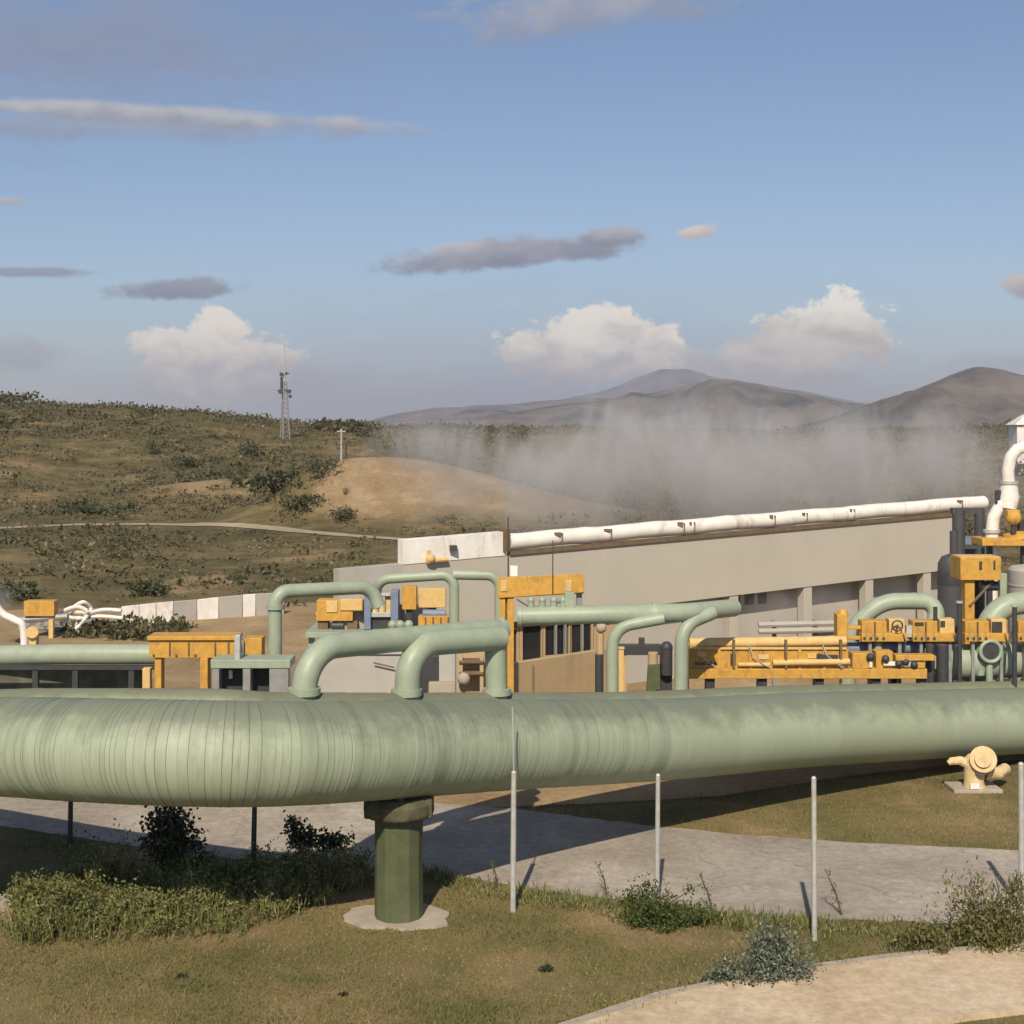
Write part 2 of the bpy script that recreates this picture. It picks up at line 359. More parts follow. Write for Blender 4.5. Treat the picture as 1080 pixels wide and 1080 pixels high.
def sheet(name, poly, z, m, thick=0.0, sub=None):
    """flat polygon lying on the ground (optionally with a kerb-like thickness)"""
    n = len(poly); vs = [(p[0], p[1], z) for p in poly]; fs = [tuple(range(n))]
    if thick:
        vs += [(p[0], p[1], z-thick) for p in poly]
        for i in range(n): j = (i+1) % n; fs.append((i, n+i, n+j, j))
    b = MB(); b.add(vs, fs); return b.build(name, m, None, 0)
def ground_mat(name, stops, scale=0.6, fine=9, crack=False, bmp=0.5):
    m, nt, bs = M_base(name); co = objco(nt)
    n1 = tex_noise(nt, co, scale, 8, 0.65, None, 0.4); n2 = tex_noise(nt, co, fine, 6, 0.75); n0 = tex_noise(nt, co, scale*0.3, 4, 0.6)
    c = ramp(nt, n1, stops); c = mixc(nt, 1.0, c, ramp(nt, n2, [(0.3, (0.72,)*3), (0.7, (1.18,)*3)]), 'MULTIPLY')
    c = mixc(nt, 1.0, c, ramp(nt, n0, [(0.35, (0.82,)*3), (0.65, (1.12,)*3)]), 'MULTIPLY')
    if crack:
        v = nd(nt, 'ShaderNodeTexVoronoi', feature='DISTANCE_TO_EDGE'); v.inputs['Scale'].default_value = 0.3
        mp = nd(nt, 'ShaderNodeVectorMath', operation='ADD'); nt.links.new(co, mp.inputs[0])
        nn = nd(nt, 'ShaderNodeTexNoise'); nn.inputs['Scale'].default_value = 1.2; nn.inputs['Detail'].default_value = 5; nt.links.new(co, nn.inputs['Vector'])
        nt.links.new(nn.outputs[1], mp.inputs[1]); nt.links.new(mp.outputs[0], v.inputs['Vector'])
        k = ramp(nt, v.outputs[0], [(0.0, (0.45,)*3), (0.006, (0, 0, 0))]); c = mixc(nt, k, c, (0.15, 0.12, 0.09))
    nt.links.new(c, bs.inputs['Base Color']); bs.inputs['Roughness'].default_value = 0.95; bs.inputs['Specular IOR Level'].default_value = 0.12
    bump(nt, bs, n2, bmp, 0.03); return m
m_road = ground_mat('worn concrete road', [(0.3, (0.29, 0.245, 0.2)), (0.5, (0.355, 0.31, 0.255)), (0.7, (0.45, 0.4, 0.33))], 0.5, 6, True, 0.25)
m_dirt = ground_mat('dirt yard', [(0.3, (0.25, 0.165, 0.085)), (0.5, (0.33, 0.235, 0.13)), (0.7, (0.40, 0.30, 0.18))], 0.35, 5)
m_lawn = ground_mat('lawn soil', [(0.30, (0.105, 0.105, 0.036)), (0.43, (0.155, 0.135, 0.054)), (0.56, (0.22, 0.165, 0.078)), (0.7, (0.31, 0.22, 0.125))], 0.55, 14)
m_path = ground_mat('sandy path', [(0.3, (0.46, 0.355, 0.235)), (0.5, (0.54, 0.425, 0.285)), (0.72, (0.60, 0.495, 0.355))], 0.8, 7, False, 0.3)
m_track = ground_mat('dirt track', [(0.3, (0.33, 0.26, 0.17)), (0.7, (0.43, 0.36, 0.26))], 0.3, 2)

# lawn in front, yard behind, concrete road between
lawn = [(-12, 10), (12, 10), (14, 30.2), G(1000, 812), G(900, 822), G(760, 842), G(640, 850), G(540, 853), G(430, 858), (-5.5, 31), (-13, 33)]
struct(sheet('lawn', lawn, 0.004, m_lawn))
yard = [G(430, 855), G(540, 851), G(640, 847), G(760, 840), G(900, 818), G(1000, 807), G(1150, 797), (40, 36), (40, 62), (-2, 62), (-26, 57), (-40, 52), (-24, 33), (-8, 32)]
struct(sheet('yard', yard, 0.008, m_dirt))
far = [(450, 847), (540, 853), (600, 861), (660, 868), (770, 880), (900, 889), (1100, 899)]
near = [(1120, 976), (1010, 975), (920, 972), (830, 968), (760, 962), (680, 953), (600, 944), (530, 933), (470, 922), (390, 917), (300, 913), (220, 903), (150, 894), (70, 882), (0, 871), (-70, 860)]
def wob(p, k): return (p[0]+0.05*mnoise.noise((k*1.7, 1, 2)), p[1]+0.12*mnoise.noise((k*2.3, 4, 2)))
def dens(pts, k=6):
    out = []
    for a, b in zip(pts, pts[1:]):
        for j in range(k): out.append((a[0]+(b[0]-a[0])*j/k, a[1]+(b[1]-a[1])*j/k))
    return out+[pts[-1]]
farp = [wob(G(*p), i*.31) for i, p in enumerate(dens(far))]; nearp = [wob(G(*p), 40+i*.37) for i, p in enumerate(dens(near))]
struct(sheet('road', farp+nearp+[(-16, 34), (-5.2, 36)], 0.012, m_road))
# sandy footpath at the bottom right with a concrete kerb
pf = [(578, 1090), (645, 1068), (700, 1050), (780, 1034), (860, 1021), (930, 1011), (1000, 1004), (1080, 998), (1200, 992)]
pn = [(1200, 1050), (1080, 1063), (1020, 1070), (970, 1079), (900, 1095), (800, 1130)]
ZP = 0.09
pfp = [G(x, y, ZP) for x, y in dens(pf, 3)]; pnp = [G(x, y, ZP) for x, y in dens(pn, 3)]
pnp.append(Vector((-1.2, 14.5, ZP))); pnp.append(Vector((-1.2, 16.8, ZP)))
struct(sheet('path', pfp+pnp, ZP, m_path, 0.12))
kb = MB()
for a, b in zip(pfp, pfp[1:]):
    d = (b-a); nrm = Vector((-d.y, d.x, 0)).normalized()
    q = [a+nrm*0.003, b+nrm*0.003, b+nrm*0.14, a+nrm*0.14]
    kb.hexa([(p.x, p.y, 0.0) for p in q], [(p.x, p.y, ZP+0.006+0.01*mnoise.noise((p.x*2, p.y, 0))) for p in q])
struct(kb.build('kerb', m_conc, None, 0))
# track across the foot of the hill
tr = MB()
cl = [(-200, 562), (-60, 559), (0, 557.5), (80, 554), (150, 553.5), (220, 556), (300, 561), (360, 565), (420, 569), (520, 576)]
cw = [G(*p) for p in dens(cl, 6)]; lo = []; hi = []
for i, p in enumerate(cw):
    w = 1.0+0.4*mnoise.noise((i*.4, 0, 0))
    lo.append((p.x, p.y-w, height(p.x, p.y-w)+0.05)); hi.append((p.x, p.y+w, height(p.x, p.y+w)+0.05))
for i in range(len(cw)-1): tr.add([lo[i], lo[i+1], hi[i+1], hi[i]], [(0, 1, 2, 3)])
struct(tr.build('track', m_track, None, 0))

# ------------------------------------------------------------------ grass and plants
def inpoly(x, y, poly):
    c = False; n = len(poly); j = n-1
    for i in range(n):
        xi, yi = poly[i][0], poly[i][1]; xj, yj = poly[j][0], poly[j][1]
        if (yi > y) != (yj > y) and x < (xj-xi)*(y-yi)/(yj-yi)+xi: c = not c
        j = i
    return c
ROADP = farp+nearp+[(-16, 34), (-5.2, 36)]; PATHP = [(p.x, p.y) for p in pfp+pnp]; YARDP = [(p[0], p[1]) for p in yard]
def grass():
    b = MB(); n = 0
    while n < 95000:
        y = 16.2+14*R.random()**1.3; x = (R.random()*1.12-0.56)*1120/F*y
        if inpoly(x, y, ROADP) or inpoly(x, y, PATHP) or (y > 25 and inpoly(x, y, YARDP)): continue
        q = mnoise.fractal((x*0.55, y*0.55, 2), 1.0, 2.0, 4)
        n += 1
        if q < -0.25 and R.random() < 0.5: continue
        h = (0.022+0.035*R.random())*(1.0+0.5*q); a = R.random()*6.283; w = 0.006+0.006*R.random()
        lean = Vector((R.uniform(-1, 1), R.uniform(-1, 1), 0))*h*0.8
        dx, dy = math.cos(a)*w, math.sin(a)*w
        t = min(1, max(0, 0.50-0.55*q+R.uniform(-.3, .3)))
        b.add([(x-dx, y-dy, 0), (x+dx, y+dy, 0), (x+lean.x, y+lean.y, h)], [(0, 1, 2)], t)
    o = b.build('grass', m_grass, None, 0); tag(o, 'short dry olive grass growing over the lawn', 'grass', kind='stuff')
grass()

def leafquad(b, p, L, W, d, tint):
    d = d.normalized(); s = d.cross(Vector((R.uniform(-1, 1), R.uniform(-1, 1), R.uniform(-1, 1))))
    if s.length < 1e-3: s = Vector((1, 0, 0))
    s.normalize(); s *= W/2
    m = p+d*L*0.5
    b.add([p, m-s, p+d*L, m+s], [(0, 1, 2, 3)], tint)
def clump(b, c, rx, ry, rz, n, L, W, up=0.3, tb=0.0):
    """leaves through an uneven ellipsoid volume made of smaller tufts"""
    tufts = [(Vector((R.gauss(0, .45)*rx, R.gauss(0, .45)*ry, abs(R.gauss(0.35, .35))*rz)), R.uniform(.22, .5)) for _ in range(max(4, n//45))]
    for i in range(n):
        t, k = R.choice(tufts)
        o = Vector((R.gauss(0, .5)*rx*k, R.gauss(0, .5)*ry*k, R.gauss(0, .5)*rz*k))
        p = Vector(c)+t+o
        if p.z < 0.005 and c[2] < 0.5: p.z = 0.01+R.random()*0.1
        d = Vector((R.gauss(0, 1), R.gauss(0, 1), R.gauss(up, 1)))
        leafquad(b, p, L*R.uniform(.6, 1.3), W*R.uniform(.6, 1.3), d, min(1, max(0, R.gauss(0.45+tb+0.3*(k-.35), .24))))
def stems(b, c, rx, ry, h, n, r=0.012):
    for _ in range(n):
        a = Vector((c[0]+R.gauss(0, .2)*rx, c[1]+R.gauss(0, .2)*ry, c[2]-0.02)); e = Vector((c[0]+R.gauss(0, .6)*rx, c[1]+R.gauss(0, .6)*ry, c[2]+h*R.uniform(.5, 1)))
        m = a.lerp(e, .5)+Vector((R.gauss(0, .04), R.gauss(0, .04), .03)); b.tube([a, m, e], r, 5, True, [r, r*.8, r*.3])
def shrub(name, px, py, wpx, hpx, m, n, L, W, label, cat='shrub', up=0.3, dy=0.5, group=None, extra=None, tb=0):
    c = G(px, py); s = c.y/F; rx = wpx*s/2; h = hpx*s
    t = thing(name, c, label, cat, group)
    f = MB(); clump(f, c, rx*.75, rx*dy, h*.62, n, L, W, up, tb+.06)
    for (ex, ey, ew, eh, en) in (extra or []):
        c2 = G(ex, ey); s2 = c2.y/F; clump(f, c2, ew*s2*.4, ew*s2*.3, eh*s2*.62, en, L, W, up, tb)
    f.build('foliage', m, t, 0)
    st = MB(); stems(st, c, rx, rx*dy, h, 10); st.build('stem', m_bark, t)
    return t

# tall weeds on the left: nobody could count the plants
wb = MB()
for i in range(230):
    px = R.uniform(15, 372); top = lerp_tab([(15, 955), (60, 925), (110, 905), (230, 912), (300, 905), (372, 915)], px); bot = lerp_tab([(15, 998), (100, 996), (200, 992), (280, 975), (330, 955), (372, 930)], px)
    py = R.uniform(top+18, max(bot, top+20)); c = G(px, py)
    if inpoly(c.x, c.y, ROADP): continue
    for j in range(12):
        p = c+Vector((R.gauss(0, .17), R.gauss(0, .17), 0)); h = R.uniform(.18, .40)+(.16*R.random() if R.random() < .3 else 0)
        d = Vector((R.gauss(0, .3), R.gauss(0, .3), 1)); t0 = min(1, max(0, R.gauss(.5+.5*mnoise.noise((c.x*1.3, c.y*1.3, 3)), .22)))
        leafquad(wb, p, h, .022, d, t0)
        for k in range(3): leafquad(wb, p+d.normalized()*h*R.uniform(.4, 1), .06, .018, Vector((R.gauss(0, 1), R.gauss(0, 1), R.gauss(.4, .6))), min(1, max(0, t0+R.gauss(0, .15))))
for i in range(85):
    px = R.uniform(25, 372); py = R.uniform(lerp_tab([(20, 955), (60, 935), (110, 925), (230, 928), (300, 922), (372, 925)], px), lerp_tab([(20, 992), (100, 990), (200, 984), (280, 966), (372, 940)], px))
    c = G(px, py)
    if not inpoly(c.x, c.y, ROADP): clump(wb, c, R.uniform(.25, .45), .34, R.uniform(.3, .6), 420, .07, .032, .7, R.gauss(.03, .15))
tag(wb.build('tall_weeds', m_weed, None, 0), 'thick band of tall green weeds under the pipe bend at the left', 'weeds', kind='stuff')
# thin verge of rough weeds along the near edge of the road
vb = MB()
for i in range(330):
    px = R.uniform(440, 1090); e = lerp_tab([(440, 918), (530, 936), (600, 946), (680, 955), (760, 964), (920, 975), (1090, 978)], px)
    c = G(px, e+R.uniform(0, 14))
    for j in range(16):
        p = c+Vector((R.gauss(0, .16), R.gauss(0, .1), 0)); h = R.uniform(.05, .2)*(.7+.8*max(0, mnoise.noise((c.x*.9, 2, 1))+.3))
        leafquad(vb, p, h, .018, Vector((R.gauss(0, .5), R.gauss(0, .5), 1)), min(1, max(0, R.gauss(.55, .25))))
for i in range(200):
    a = R.choice(pfp[:-2]); b_ = a+Vector((R.gauss(0, .35), R.gauss(.17, .07), 0)); b_.z = .05
    for j in range(9):
        p = b_+Vector((R.gauss(0, .09), R.gauss(0, .05), 0)); h = R.uniform(.03, .11)
        leafquad(vb, p, h, .014, Vector((R.gauss(0, .7), R.gauss(-.2, .7), 1)), min(1, max(0, R.gauss(.55, .25))))
tag(vb.build('verge_weeds', m_weed, None, 0), 'ragged weeds along the edges of the concrete road and the sandy path', 'weeds', kind='stuff')

shrub('leafy_shrub', 690, 976, 95, 56, m_shrub, 2300, .065, .03, 'bright green shrub at the foot of a pale post, in front of the concrete road', extra=[(672, 958, 50, 44, 600), (735, 976, 80, 32, 800)])
shrub('grey_shrub', 815, 1036, 92, 84, m_greyleaf, 3400, .06, .03, 'grey green shrub beside the kerb of the sandy path', extra=[(770, 1040, 60, 42, 1100), (806, 1010, 62, 50, 900)])
shrub('dry_shrub', 1045, 1000, 125, 92, m_dry, 3600, .09, .026, 'big straw coloured bush at the right edge above the sandy path', up=1.2, extra=[(975, 1002, 100, 42, 1600), (1075, 992, 70, 84, 1400)])
shrub('low_green_shrub', 332, 938, 85, 56, m_weed, 1900, .065, .03, 'low rounded green bush beside the weeds, left of the round pier')
def ivy(name, segs, label, m=m_darkleaf):
    c = G(*segs[0][:2]); t = thing(name, c, label, 'plant'); f = MB(); st = MB()
    for (px, py, w, h) in segs:
        q = P(px, py, c.y); s = c.y/F
        for _ in range(int(w*h*0.55)):
            p = q+Vector((R.gauss(0, .3)*w*s, R.gauss(0, .25)*w*s, R.gauss(0, .3)*h*s))
            if p.z < .02: p.z = .03
            leafquad(f, p, .085, .06, Vector((R.gauss(0, 1), R.gauss(0, 1), R.gauss(0, 1))), R.random())
        st.tube([(c.x+R.gauss(0, .03), c.y, 0), ((c.x+q.x)/2, c.y+.03, max(.05, q.z*.5)), (q.x, q.y, max(q.z, .06))], .02, 6, True, [.025, .02, .008])
    f.build('foliage', m, t, 0); st.build('stem', m_bark, t)
ivy('dark_bush', [(190, 925, 30, 36), (178, 866, 36, 34), (182, 890, 44, 38), (196, 908, 36, 36), (174, 884, 38, 30)], 'dark leafy bush climbing up to the underside of the pipe bend')
ivy('dark_sprawling_bush', [(322, 918, 18, 26), (310, 872, 17, 20), (322, 885, 24, 20), (340, 889, 26, 16), (354, 889, 24, 16), (312, 884, 12, 16)], 'small dark sprawling bush in front of the road, left of the round pier')
def stalk(px0, py0, px1, py1, label):  # dark stalks stand in for weed shadows on the ground
    c = G(px0, py0); e = P(px1, py1, c.y+.05); t = thing('shadow_stalk', c, label, 'weed', 'stalks standing in for weed shadows along the road edge')
    b = MB(); b.tube([c, c.lerp(e, .5)+Vector((.03, 0, 0)), e], .012, 5, True, [.014, .012, .005]); b.build('stem', m_bark, t)
    f = MB()
    for k in range(46):
        u = R.random()**.7; leafquad(f, c.lerp(e, u)+Vector((R.gauss(0, .03), R.gauss(0, .03), 0)), .07, .016, Vector((R.gauss(0, .7), R.gauss(0, .7), 1)), R.random()*.7)
    f.build('foliage', m_dry, t, 0)
stalk(640, 946, 631, 912, 'dark stalk standing in for a weed shadow left of the bright green shrub')
stalk(752, 964, 738, 922, 'dark stalk standing in for a weed shadow right of the bright green shrub')
stalk(888, 966, 871, 918, 'dark stalk standing in for a weed shadow right of the tallest pale post on the road edge')
stalk(523, 938, 519, 908, 'short dark stalk standing in for a weed shadow left of the thin tall post crossing the pipe')
for i, (px, py, s, lb) in enumerate([(576, 1024, .06, 'dark clod of weed lying on the lawn above the path'), (192, 1031, .04, 'tiny dark tuft on the lawn at the lower left'), (362, 1050, .035, 'small dull tuft on the lawn below the round pier')]):
    c = G(px, py); b = MB()
    for k in range(110): leafquad(b, c+Vector((R.gauss(0, s*.25), R.gauss(0, s*.2), 0)), s*2.0, .02, Vector((R.gauss(0, 1), R.gauss(0, 1), .5)), R.random())
    tag(b.build('weed_tuft', m_darkleaf, None, 0), lb, 'weed')

# hillside scrub, one mass; distinct bushes come after
sb = MB(); k = 0
while k < 15000:
    d = 58+190*R.random()**.75; px = R.uniform(-160, 1240); x = (px-PX0)/F*d; y = d
    k += 1
    if (mound(x, y) > .8 and x-MX > -4.6) or bank(x, y) > .5 and R.random() < .8: continue
    if d < 64 and px > 300: continue
    if 92 < d < 114 and px < 540:
        ty = lerp_tab(cl, px)
        if abs(y-GD(ty)) < 3.0: continue
    q = mnoise.fractal((x*0.05, y*0.03, 8), 1.0, 2.0, 4)
    if q < -0.05 and R.random() < .55: continue
    z = height(x, y); s = (0.25+0.6*R.random()**3)*(1+.5*max(0, q))*(0.6+d/300); tb = R.gauss(.45-.35*q, .16)
    for j in range(14):
        p = Vector((x+R.gauss(0, .75)*s, y+R.gauss(0, .5)*s, z+abs(R.gauss(0.2, .26))*s))
        leafquad(sb, p, s*.5, s*.36, Vector((R.gauss(0, 1), R.gauss(0, 1), R.gauss(.3, .8))), min(1, max(0, R.gauss(tb, .17))))
tag(sb.build('hill_scrub', m_scrub, None, 0), 'low olive and brown scrub covering the hillside and plain', 'scrub', kind='stuff')

def hill_bush(px, py, d, wpx, hpx, label, m=m_hillbush, name='hill_bush', cat='bush', trunk=False, n=420):
    x, y = (px-PX0)/F*d, d; z = height(x, y); c = Vector((x, y, z)); s = d/F; t = thing(name, c, label, cat)
    f = MB(); w = wpx*s; h = hpx*s
    cc = Vector((x, y, z+(h*.35 if trunk else 0))); 
    tuft = [(Vector((R.gauss(0, .28)*w, R.gauss(0, .28)*w, R.uniform(.12, .75)*h)), R.uniform(.14, .26)) for _ in range(9)]
    for _ in range(n):
        q, k = R.choice(tuft)
        p = c+q*Vector((1, 1, 1)).length/1.732+Vector((R.gauss(0, k)*w*.7, R.gauss(0, k)*w*.7, R.gauss(0, k)*h*.7))
        if p.z < z: p.z = z+.05
        leafquad(f, p, w*.10, w*.07, Vector((R.gauss(0, 1), R.gauss(0, 1), R.gauss(.2, 1))), min(1, max(0, R.gauss(.3, .22))))
    f.build('crown', m, t, 0)
    b = MB()
    for _ in range(4):
        e = c+Vector((R.gauss(0, .2)*w, R.gauss(0, .2)*w, h*.6)); b.tube([c-Vector((0, 0, .1)), c.lerp(e, .5), e], w*.02, 6, True, [w*.03, w*.02, w*.008])
    b.build('trunk', m_bark, t)
def hrow(px, py):   # distance at which the terrain shows at this pixel
    d = 60.0
    while d < 260:
        z = height((px-PX0)/F*d, d)
        if H-(py-PY0)/F*d <= z: return d
        d += 0.5
    return 235
for (px, py, w, h, lb) in [
    (290, 517, 62, 26, 'widest dark green bush on the hillside left of the bare mound'), (341, 503, 28, 22, 'rounded bush at the upper left edge of the bare mound'),
    (316, 536, 40, 20, 'low rounded bush below the widest dark bush on the hillside'), (361, 548, 26, 15, 'small green bush at the lower left foot of the bare mound'),
    (97, 540, 60, 9, 'long low dark bush just above the dirt track'), (164, 478, 18, 17, 'dark bush in the middle of the open hillside'),
    (268, 480, 30, 12, 'bush on the hillside just left of the radio mast'), (200, 492, 26, 14, 'bush at the top of the eroded bank'),
    (113, 587, 9, 8, 'tiny dark bush below the dirt track'), (365, 523, 7, 10, 'very small bush on the tan slope of the mound'),
    (248, 615, 22, 12, 'green bush behind the white panel wall'), (20, 632, 40, 22, 'bright bush behind the yellow box at the left edge'),
    (160, 627, 46, 18, 'dark bush behind the left end of the white panel wall')]:
    d = hrow(px, py+h*.1); hill_bush(px, py, d, w, h, lb)
hill_bush(6, 420, 222, 44, 14, 'dark tree clump on the skyline at the far left', m_scrub, 'tree_clump', 'tree', True, 500)
hill_bush(355, 450, 210, 60, 9, 'dark tree row on the skyline right of the radio mast', m_scrub, 'tree_clump', 'tree', True, 500)
hill_bush(1066, 462, 150, 44, 16, 'scrubby tree on the rise below the white roofed hut', m_scrub, 'tree', 'tree', True, 420)

# ------------------------------------------------------------------ the great pipes
MAIN = [(-230, 782, 24.6), (-110, 785, 22.6), (0, 787, 21.1), (100, 791, 20.05), (200, 794, 19.6), (300, 794.5, 19.9), (420, 790, 21.2), (540, 785, 23.0), (700, 779.5, 25.5), (850, 769.5, 27.9), (1000, 763, 30.3), (1090, 759.5, 31.6), (1220, 755, 33.6)]
def crom(pts, n=30):
    pts = [Vector(p) for p in pts]; out = []
    for i in range(len(pts)-1):
        p0 = pts[max(0, i-1)]; p1 = pts[i]; p2 = pts[i+1]; p3 = pts[min(len(pts)-1, i+2)]
        for j in range(n):
            t = j/n; out.append(0.5*((2*p1)+(p2-p0)*t+(2*p0-5*p1+4*p2-p3)*t*t+(3*p1-p0-3*p2+p3)*t**3))
    return out+[pts[-1]]
main_c = crom([P(*q) for q in MAIN])
def arcsample(pts, ss):
    L = [0]
    for a, b in zip(pts, pts[1:]): L.append(L[-1]+(b-a).length)
    out = []; i = 0
    for s in ss:
        while i < len(L)-2 and L[i+1] < s: i += 1
        t = (s-L[i])/max(1e-9, L[i+1]-L[i]); out.append(pts[i].lerp(pts[i+1], min(1, max(0, t))))
    return out, L[-1]
def clad_pipe(pts, r, split, wf, wc, lip, seed, seg=72):
    """cladding sheets of irregular width, each overlapping the next by a small lip"""
    rr = random.Random(seed); _, T = arcsample(pts, [0]); s = 0; ss = []; rad_ = []; tn = []
    while s < T-0.05:
        w = rr.uniform(*wf) if s < split*T else rr.uniform(*wc)
        if rr.random() < .12: w *= .6
        e = min(s+w, T-0.01); t = .25+.75*rr.random(); gp = rr.choice((.003, .004, .006, .008, .010)) if s < split*T else .006; n = max(1, int((e-s)/.25)); l = lip*rr.uniform(.3, 1.5)
        for j in range(n+1):
            u = j/n; ss.append(s+(e-gp-s)*u); rad_.append(r+l*(.15+.85*u)); tn.append(t)
        if gp > .004: tn[-1] = 0.0
        s = e
    q, _ = arcsample(pts, ss); qa, _ = arcsample(pts, [max(0, x-.12) for x in ss]); qb, _ = arcsample(pts, [min(T, x+.12) for x in ss])
    b = MB(); b.tube(q, r, seg, True, rad_, uv=True, tints=tn, tang=[(y-x).normalized() for x, y in zip(qa, qb)]); return b
RM = 0.725
tmain = thing('main_pipe', (main_c[120].x, main_c[120].y, 0), 'huge pale green clad pipe sweeping across the whole foreground on a round pier', 'pipeline')
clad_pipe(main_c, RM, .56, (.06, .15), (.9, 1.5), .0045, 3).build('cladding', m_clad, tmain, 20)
def offset_path(pts, back, dz):
    out = []
    for i, p in enumerate(pts):
        t = pts[min(i+1, len(pts)-1)]-pts[max(0, i-1)]; n = Vector((-t.y, t.x, 0)).normalized()
        if n.y < 0: n = -n
        out.append(p+n*back+Vector((0, 0, dz)))
    return out
R2 = 0.30
back_c = offset_path(main_c, .95, 0.42)
tback = thing('back_pipe', (back_c[120].x, back_c[120].y, 0), 'thinner faded green pipe running right behind the huge foreground pipe', 'pipeline')
clad_pipe(back_c, R2, .4, (.6, 1.3), (.9, 1.6), .006, 5, 40).build('cladding', m_clad2, tback, 20)
def at_back(px):
    best = min(back_c, key=lambda p: abs(PX0+F*p.x/p.y-px)); return best.copy()
def at_main(px): return min(main_c, key=lambda p: abs(PX0+F*p.x/p.y-px)).copy()

# pier under the bend, and its neighbour just outside the frame (its shadow falls into view)
def pier(px, label):
    p = at_main(px); x, y = p.x, p.y+.12; top = p.z-RM*1.0
    t = thing('round_pier', (x, y, 0), label, 'pipe support', 'round piers under the big pipe')
    b = MB(); b.lathe((x, y, 0.03), [(.375, 0), (.37, .02), (.36, top*.5), (.37, top-.32)], 12); b.build('column', m_olive, t, 20)
    b = MB(); b.lathe((x, y, top-.33), [(.40, 0), (.52, .04), (.54, .12), (.53, .24), (.46, .33)], 20)
    b.box((x-.36, y+.02, top-.16), (.3, .5, .3)); b.box((x+.38, y+.02, top-.16), (.28, .5, .3)); b.build('collar', m_mould, t, 30, .03)
    b = MB(); n = 22; pad = []
    for k in range(n):
        a = 2*math.pi*k/n; rr_ = 1+.22*mnoise.noise((math.cos(a)*2.5, math.sin(a)*2.5, px))+.1*R.random(); pad.append((x+.78*rr_*math.cos(a), y+.55*rr_*math.sin(a), .05+.015*mnoise.noise((k*.9, 0, 1))))
    b.add(pad+[(q[0]*1.0, q[1], -.02) for q in pad], [tuple(range(n))]+[(k, n+k, n+(k+1) % n, (k+1) % n) for k in range(n)]); b.build('footing', m_conc, t, 0)
    b = MB(); b.cyl((x+.05, y-.30, top-.02), (x+.05, y-.30, top+.07), .05); b.build('bolt', m_rust, t)
pier(418, 'stout olive green round pier under the pipe bend, standing on a pale concrete pad')
pier(-48, 'round pier at the left edge, only its pale concrete pad showing')

# fence posts
def post(px, ybase, ytop, r, label, m=None, thin=0):
    m = m or (m_dark if label.startswith('dark') else m_galv)  # posts behind the pipe get a dark colour standing in for its shade
    c = G(px, ybase); z = P(px, ytop, c.y).z; t = thing('fence_post', c, label, 'post', 'fence posts crossing under the big pipe')
    b = MB(); lean = R.uniform(-.03, .03)
    b.tube([c-Vector((0, 0, .1)), (c.x+lean*.5, c.y, z*.55), (c.x+lean, c.y, z)], r, 10, True, [r, r*.98, r*.9]); b.build('shaft', m, t)
    b = MB(); b.cyl((c.x+lean, c.y, z), (c.x+lean, c.y, z+.03), r*1.04, r*.6, 10); b.build('cap', m, t)
    if thin:
        b = MB(); b.tube([(c.x+lean, c.y, z), (c.x+lean-.02, c.y, thin)], .012, 6); b.build('rod', m, t)
post(74, 893, 836, .045, 'dark fence post, pipe shade in its colour, behind the pipe at the far left, beside the dark bush')
post(267, 928, 846, .045, 'dark fence post, pipe shade in its colour, behind the pipe bend, between the two dark bushes')
post(541, 962, 815, .045, 'thin tall fence post with a rod crossing in front of the big pipe', thin=3.15)
post(693, 952, 818, .039, 'pale fence post rising out of the bright green shrub')
post(859, 992, 821, .040, 'tallest pale fence post, standing right of the grey green shrub')
post(1078, 962, 806, .048, 'fence post behind the straw coloured bush at the right edge')

# ------------------------------------------------------------------ yellow valve in front of the pipe, right
c = G(1028, 834); t = thing('yellow_valve', c, 'pale yellow flaking valve with round bonnet standing on a slab before the pipe end', 'valve')
s = c.y/F; V = lambda px, py, dy=0.0: P(px, py, c.y+dy)
b = MB(); b.box((c.x, c.y+.1, .04), (1.0, .7, .09)); b.build('slab', m_conc, t, 0, .02)
b = MB(); b.tube([V(1028, 833), V(1027, 824), V(1028, 812), V(1030, 803)], .2, 14, True, [.24, .2, .22, .26]); b.ball(V(1031, 806), .3, sq=(1, .8, .85)); b.build('body', m_cream, t)
b = MB(); b.cyl(V(1037, 801, -.30), V(1037, 801, .1), .27, seg=20); b.cyl(V(1037, 801, -.35), V(1037, 801, -.31), .17, seg=16); b.build('bonnet', m_cream, t, 35, .012)
b = MB(); b.tube([V(1022, 806), V(1012, 802), V(1003, 803), V(1000, 805)], .085, 10, True, [.11, .09, .08, .05]); b.build('handle', m_cream, t)
b = MB(); b.tube([V(1040, 814), V(1052, 816), V(1060, 811, .4)], .12, 12, True, [.16, .13, .12]); b.build('outlet', m_cream, t)
b = MB(); b.cyl(V(1034, 813, -.30), V(1034, 813, -.24), .1, seg=12); b.build('gland', m_dark, t)
b = MB(); b.box(V(1028, 829, -.24), (.18, .03, .12)); b.build('name_plate', m_white, t)

# ------------------------------------------------------------------ expansion loops above the pipes
def loop_thing(name, base, label, runs, r, fr=.45, m=m_green, flanges=(), extra=None, group=None, cat='pipe'):
    t = thing(name, base, label, cat, group)
    for pts, rr_ in runs:
        b = MB(); b.tube(fillet(pts, fr), rr_ or r, 18, True); b.build('pipe', m, t)
    for p, d, fr_ in flanges:
        b = MB(); flange(b, p, d, fr_); b.build('flange', m, t)
    return t
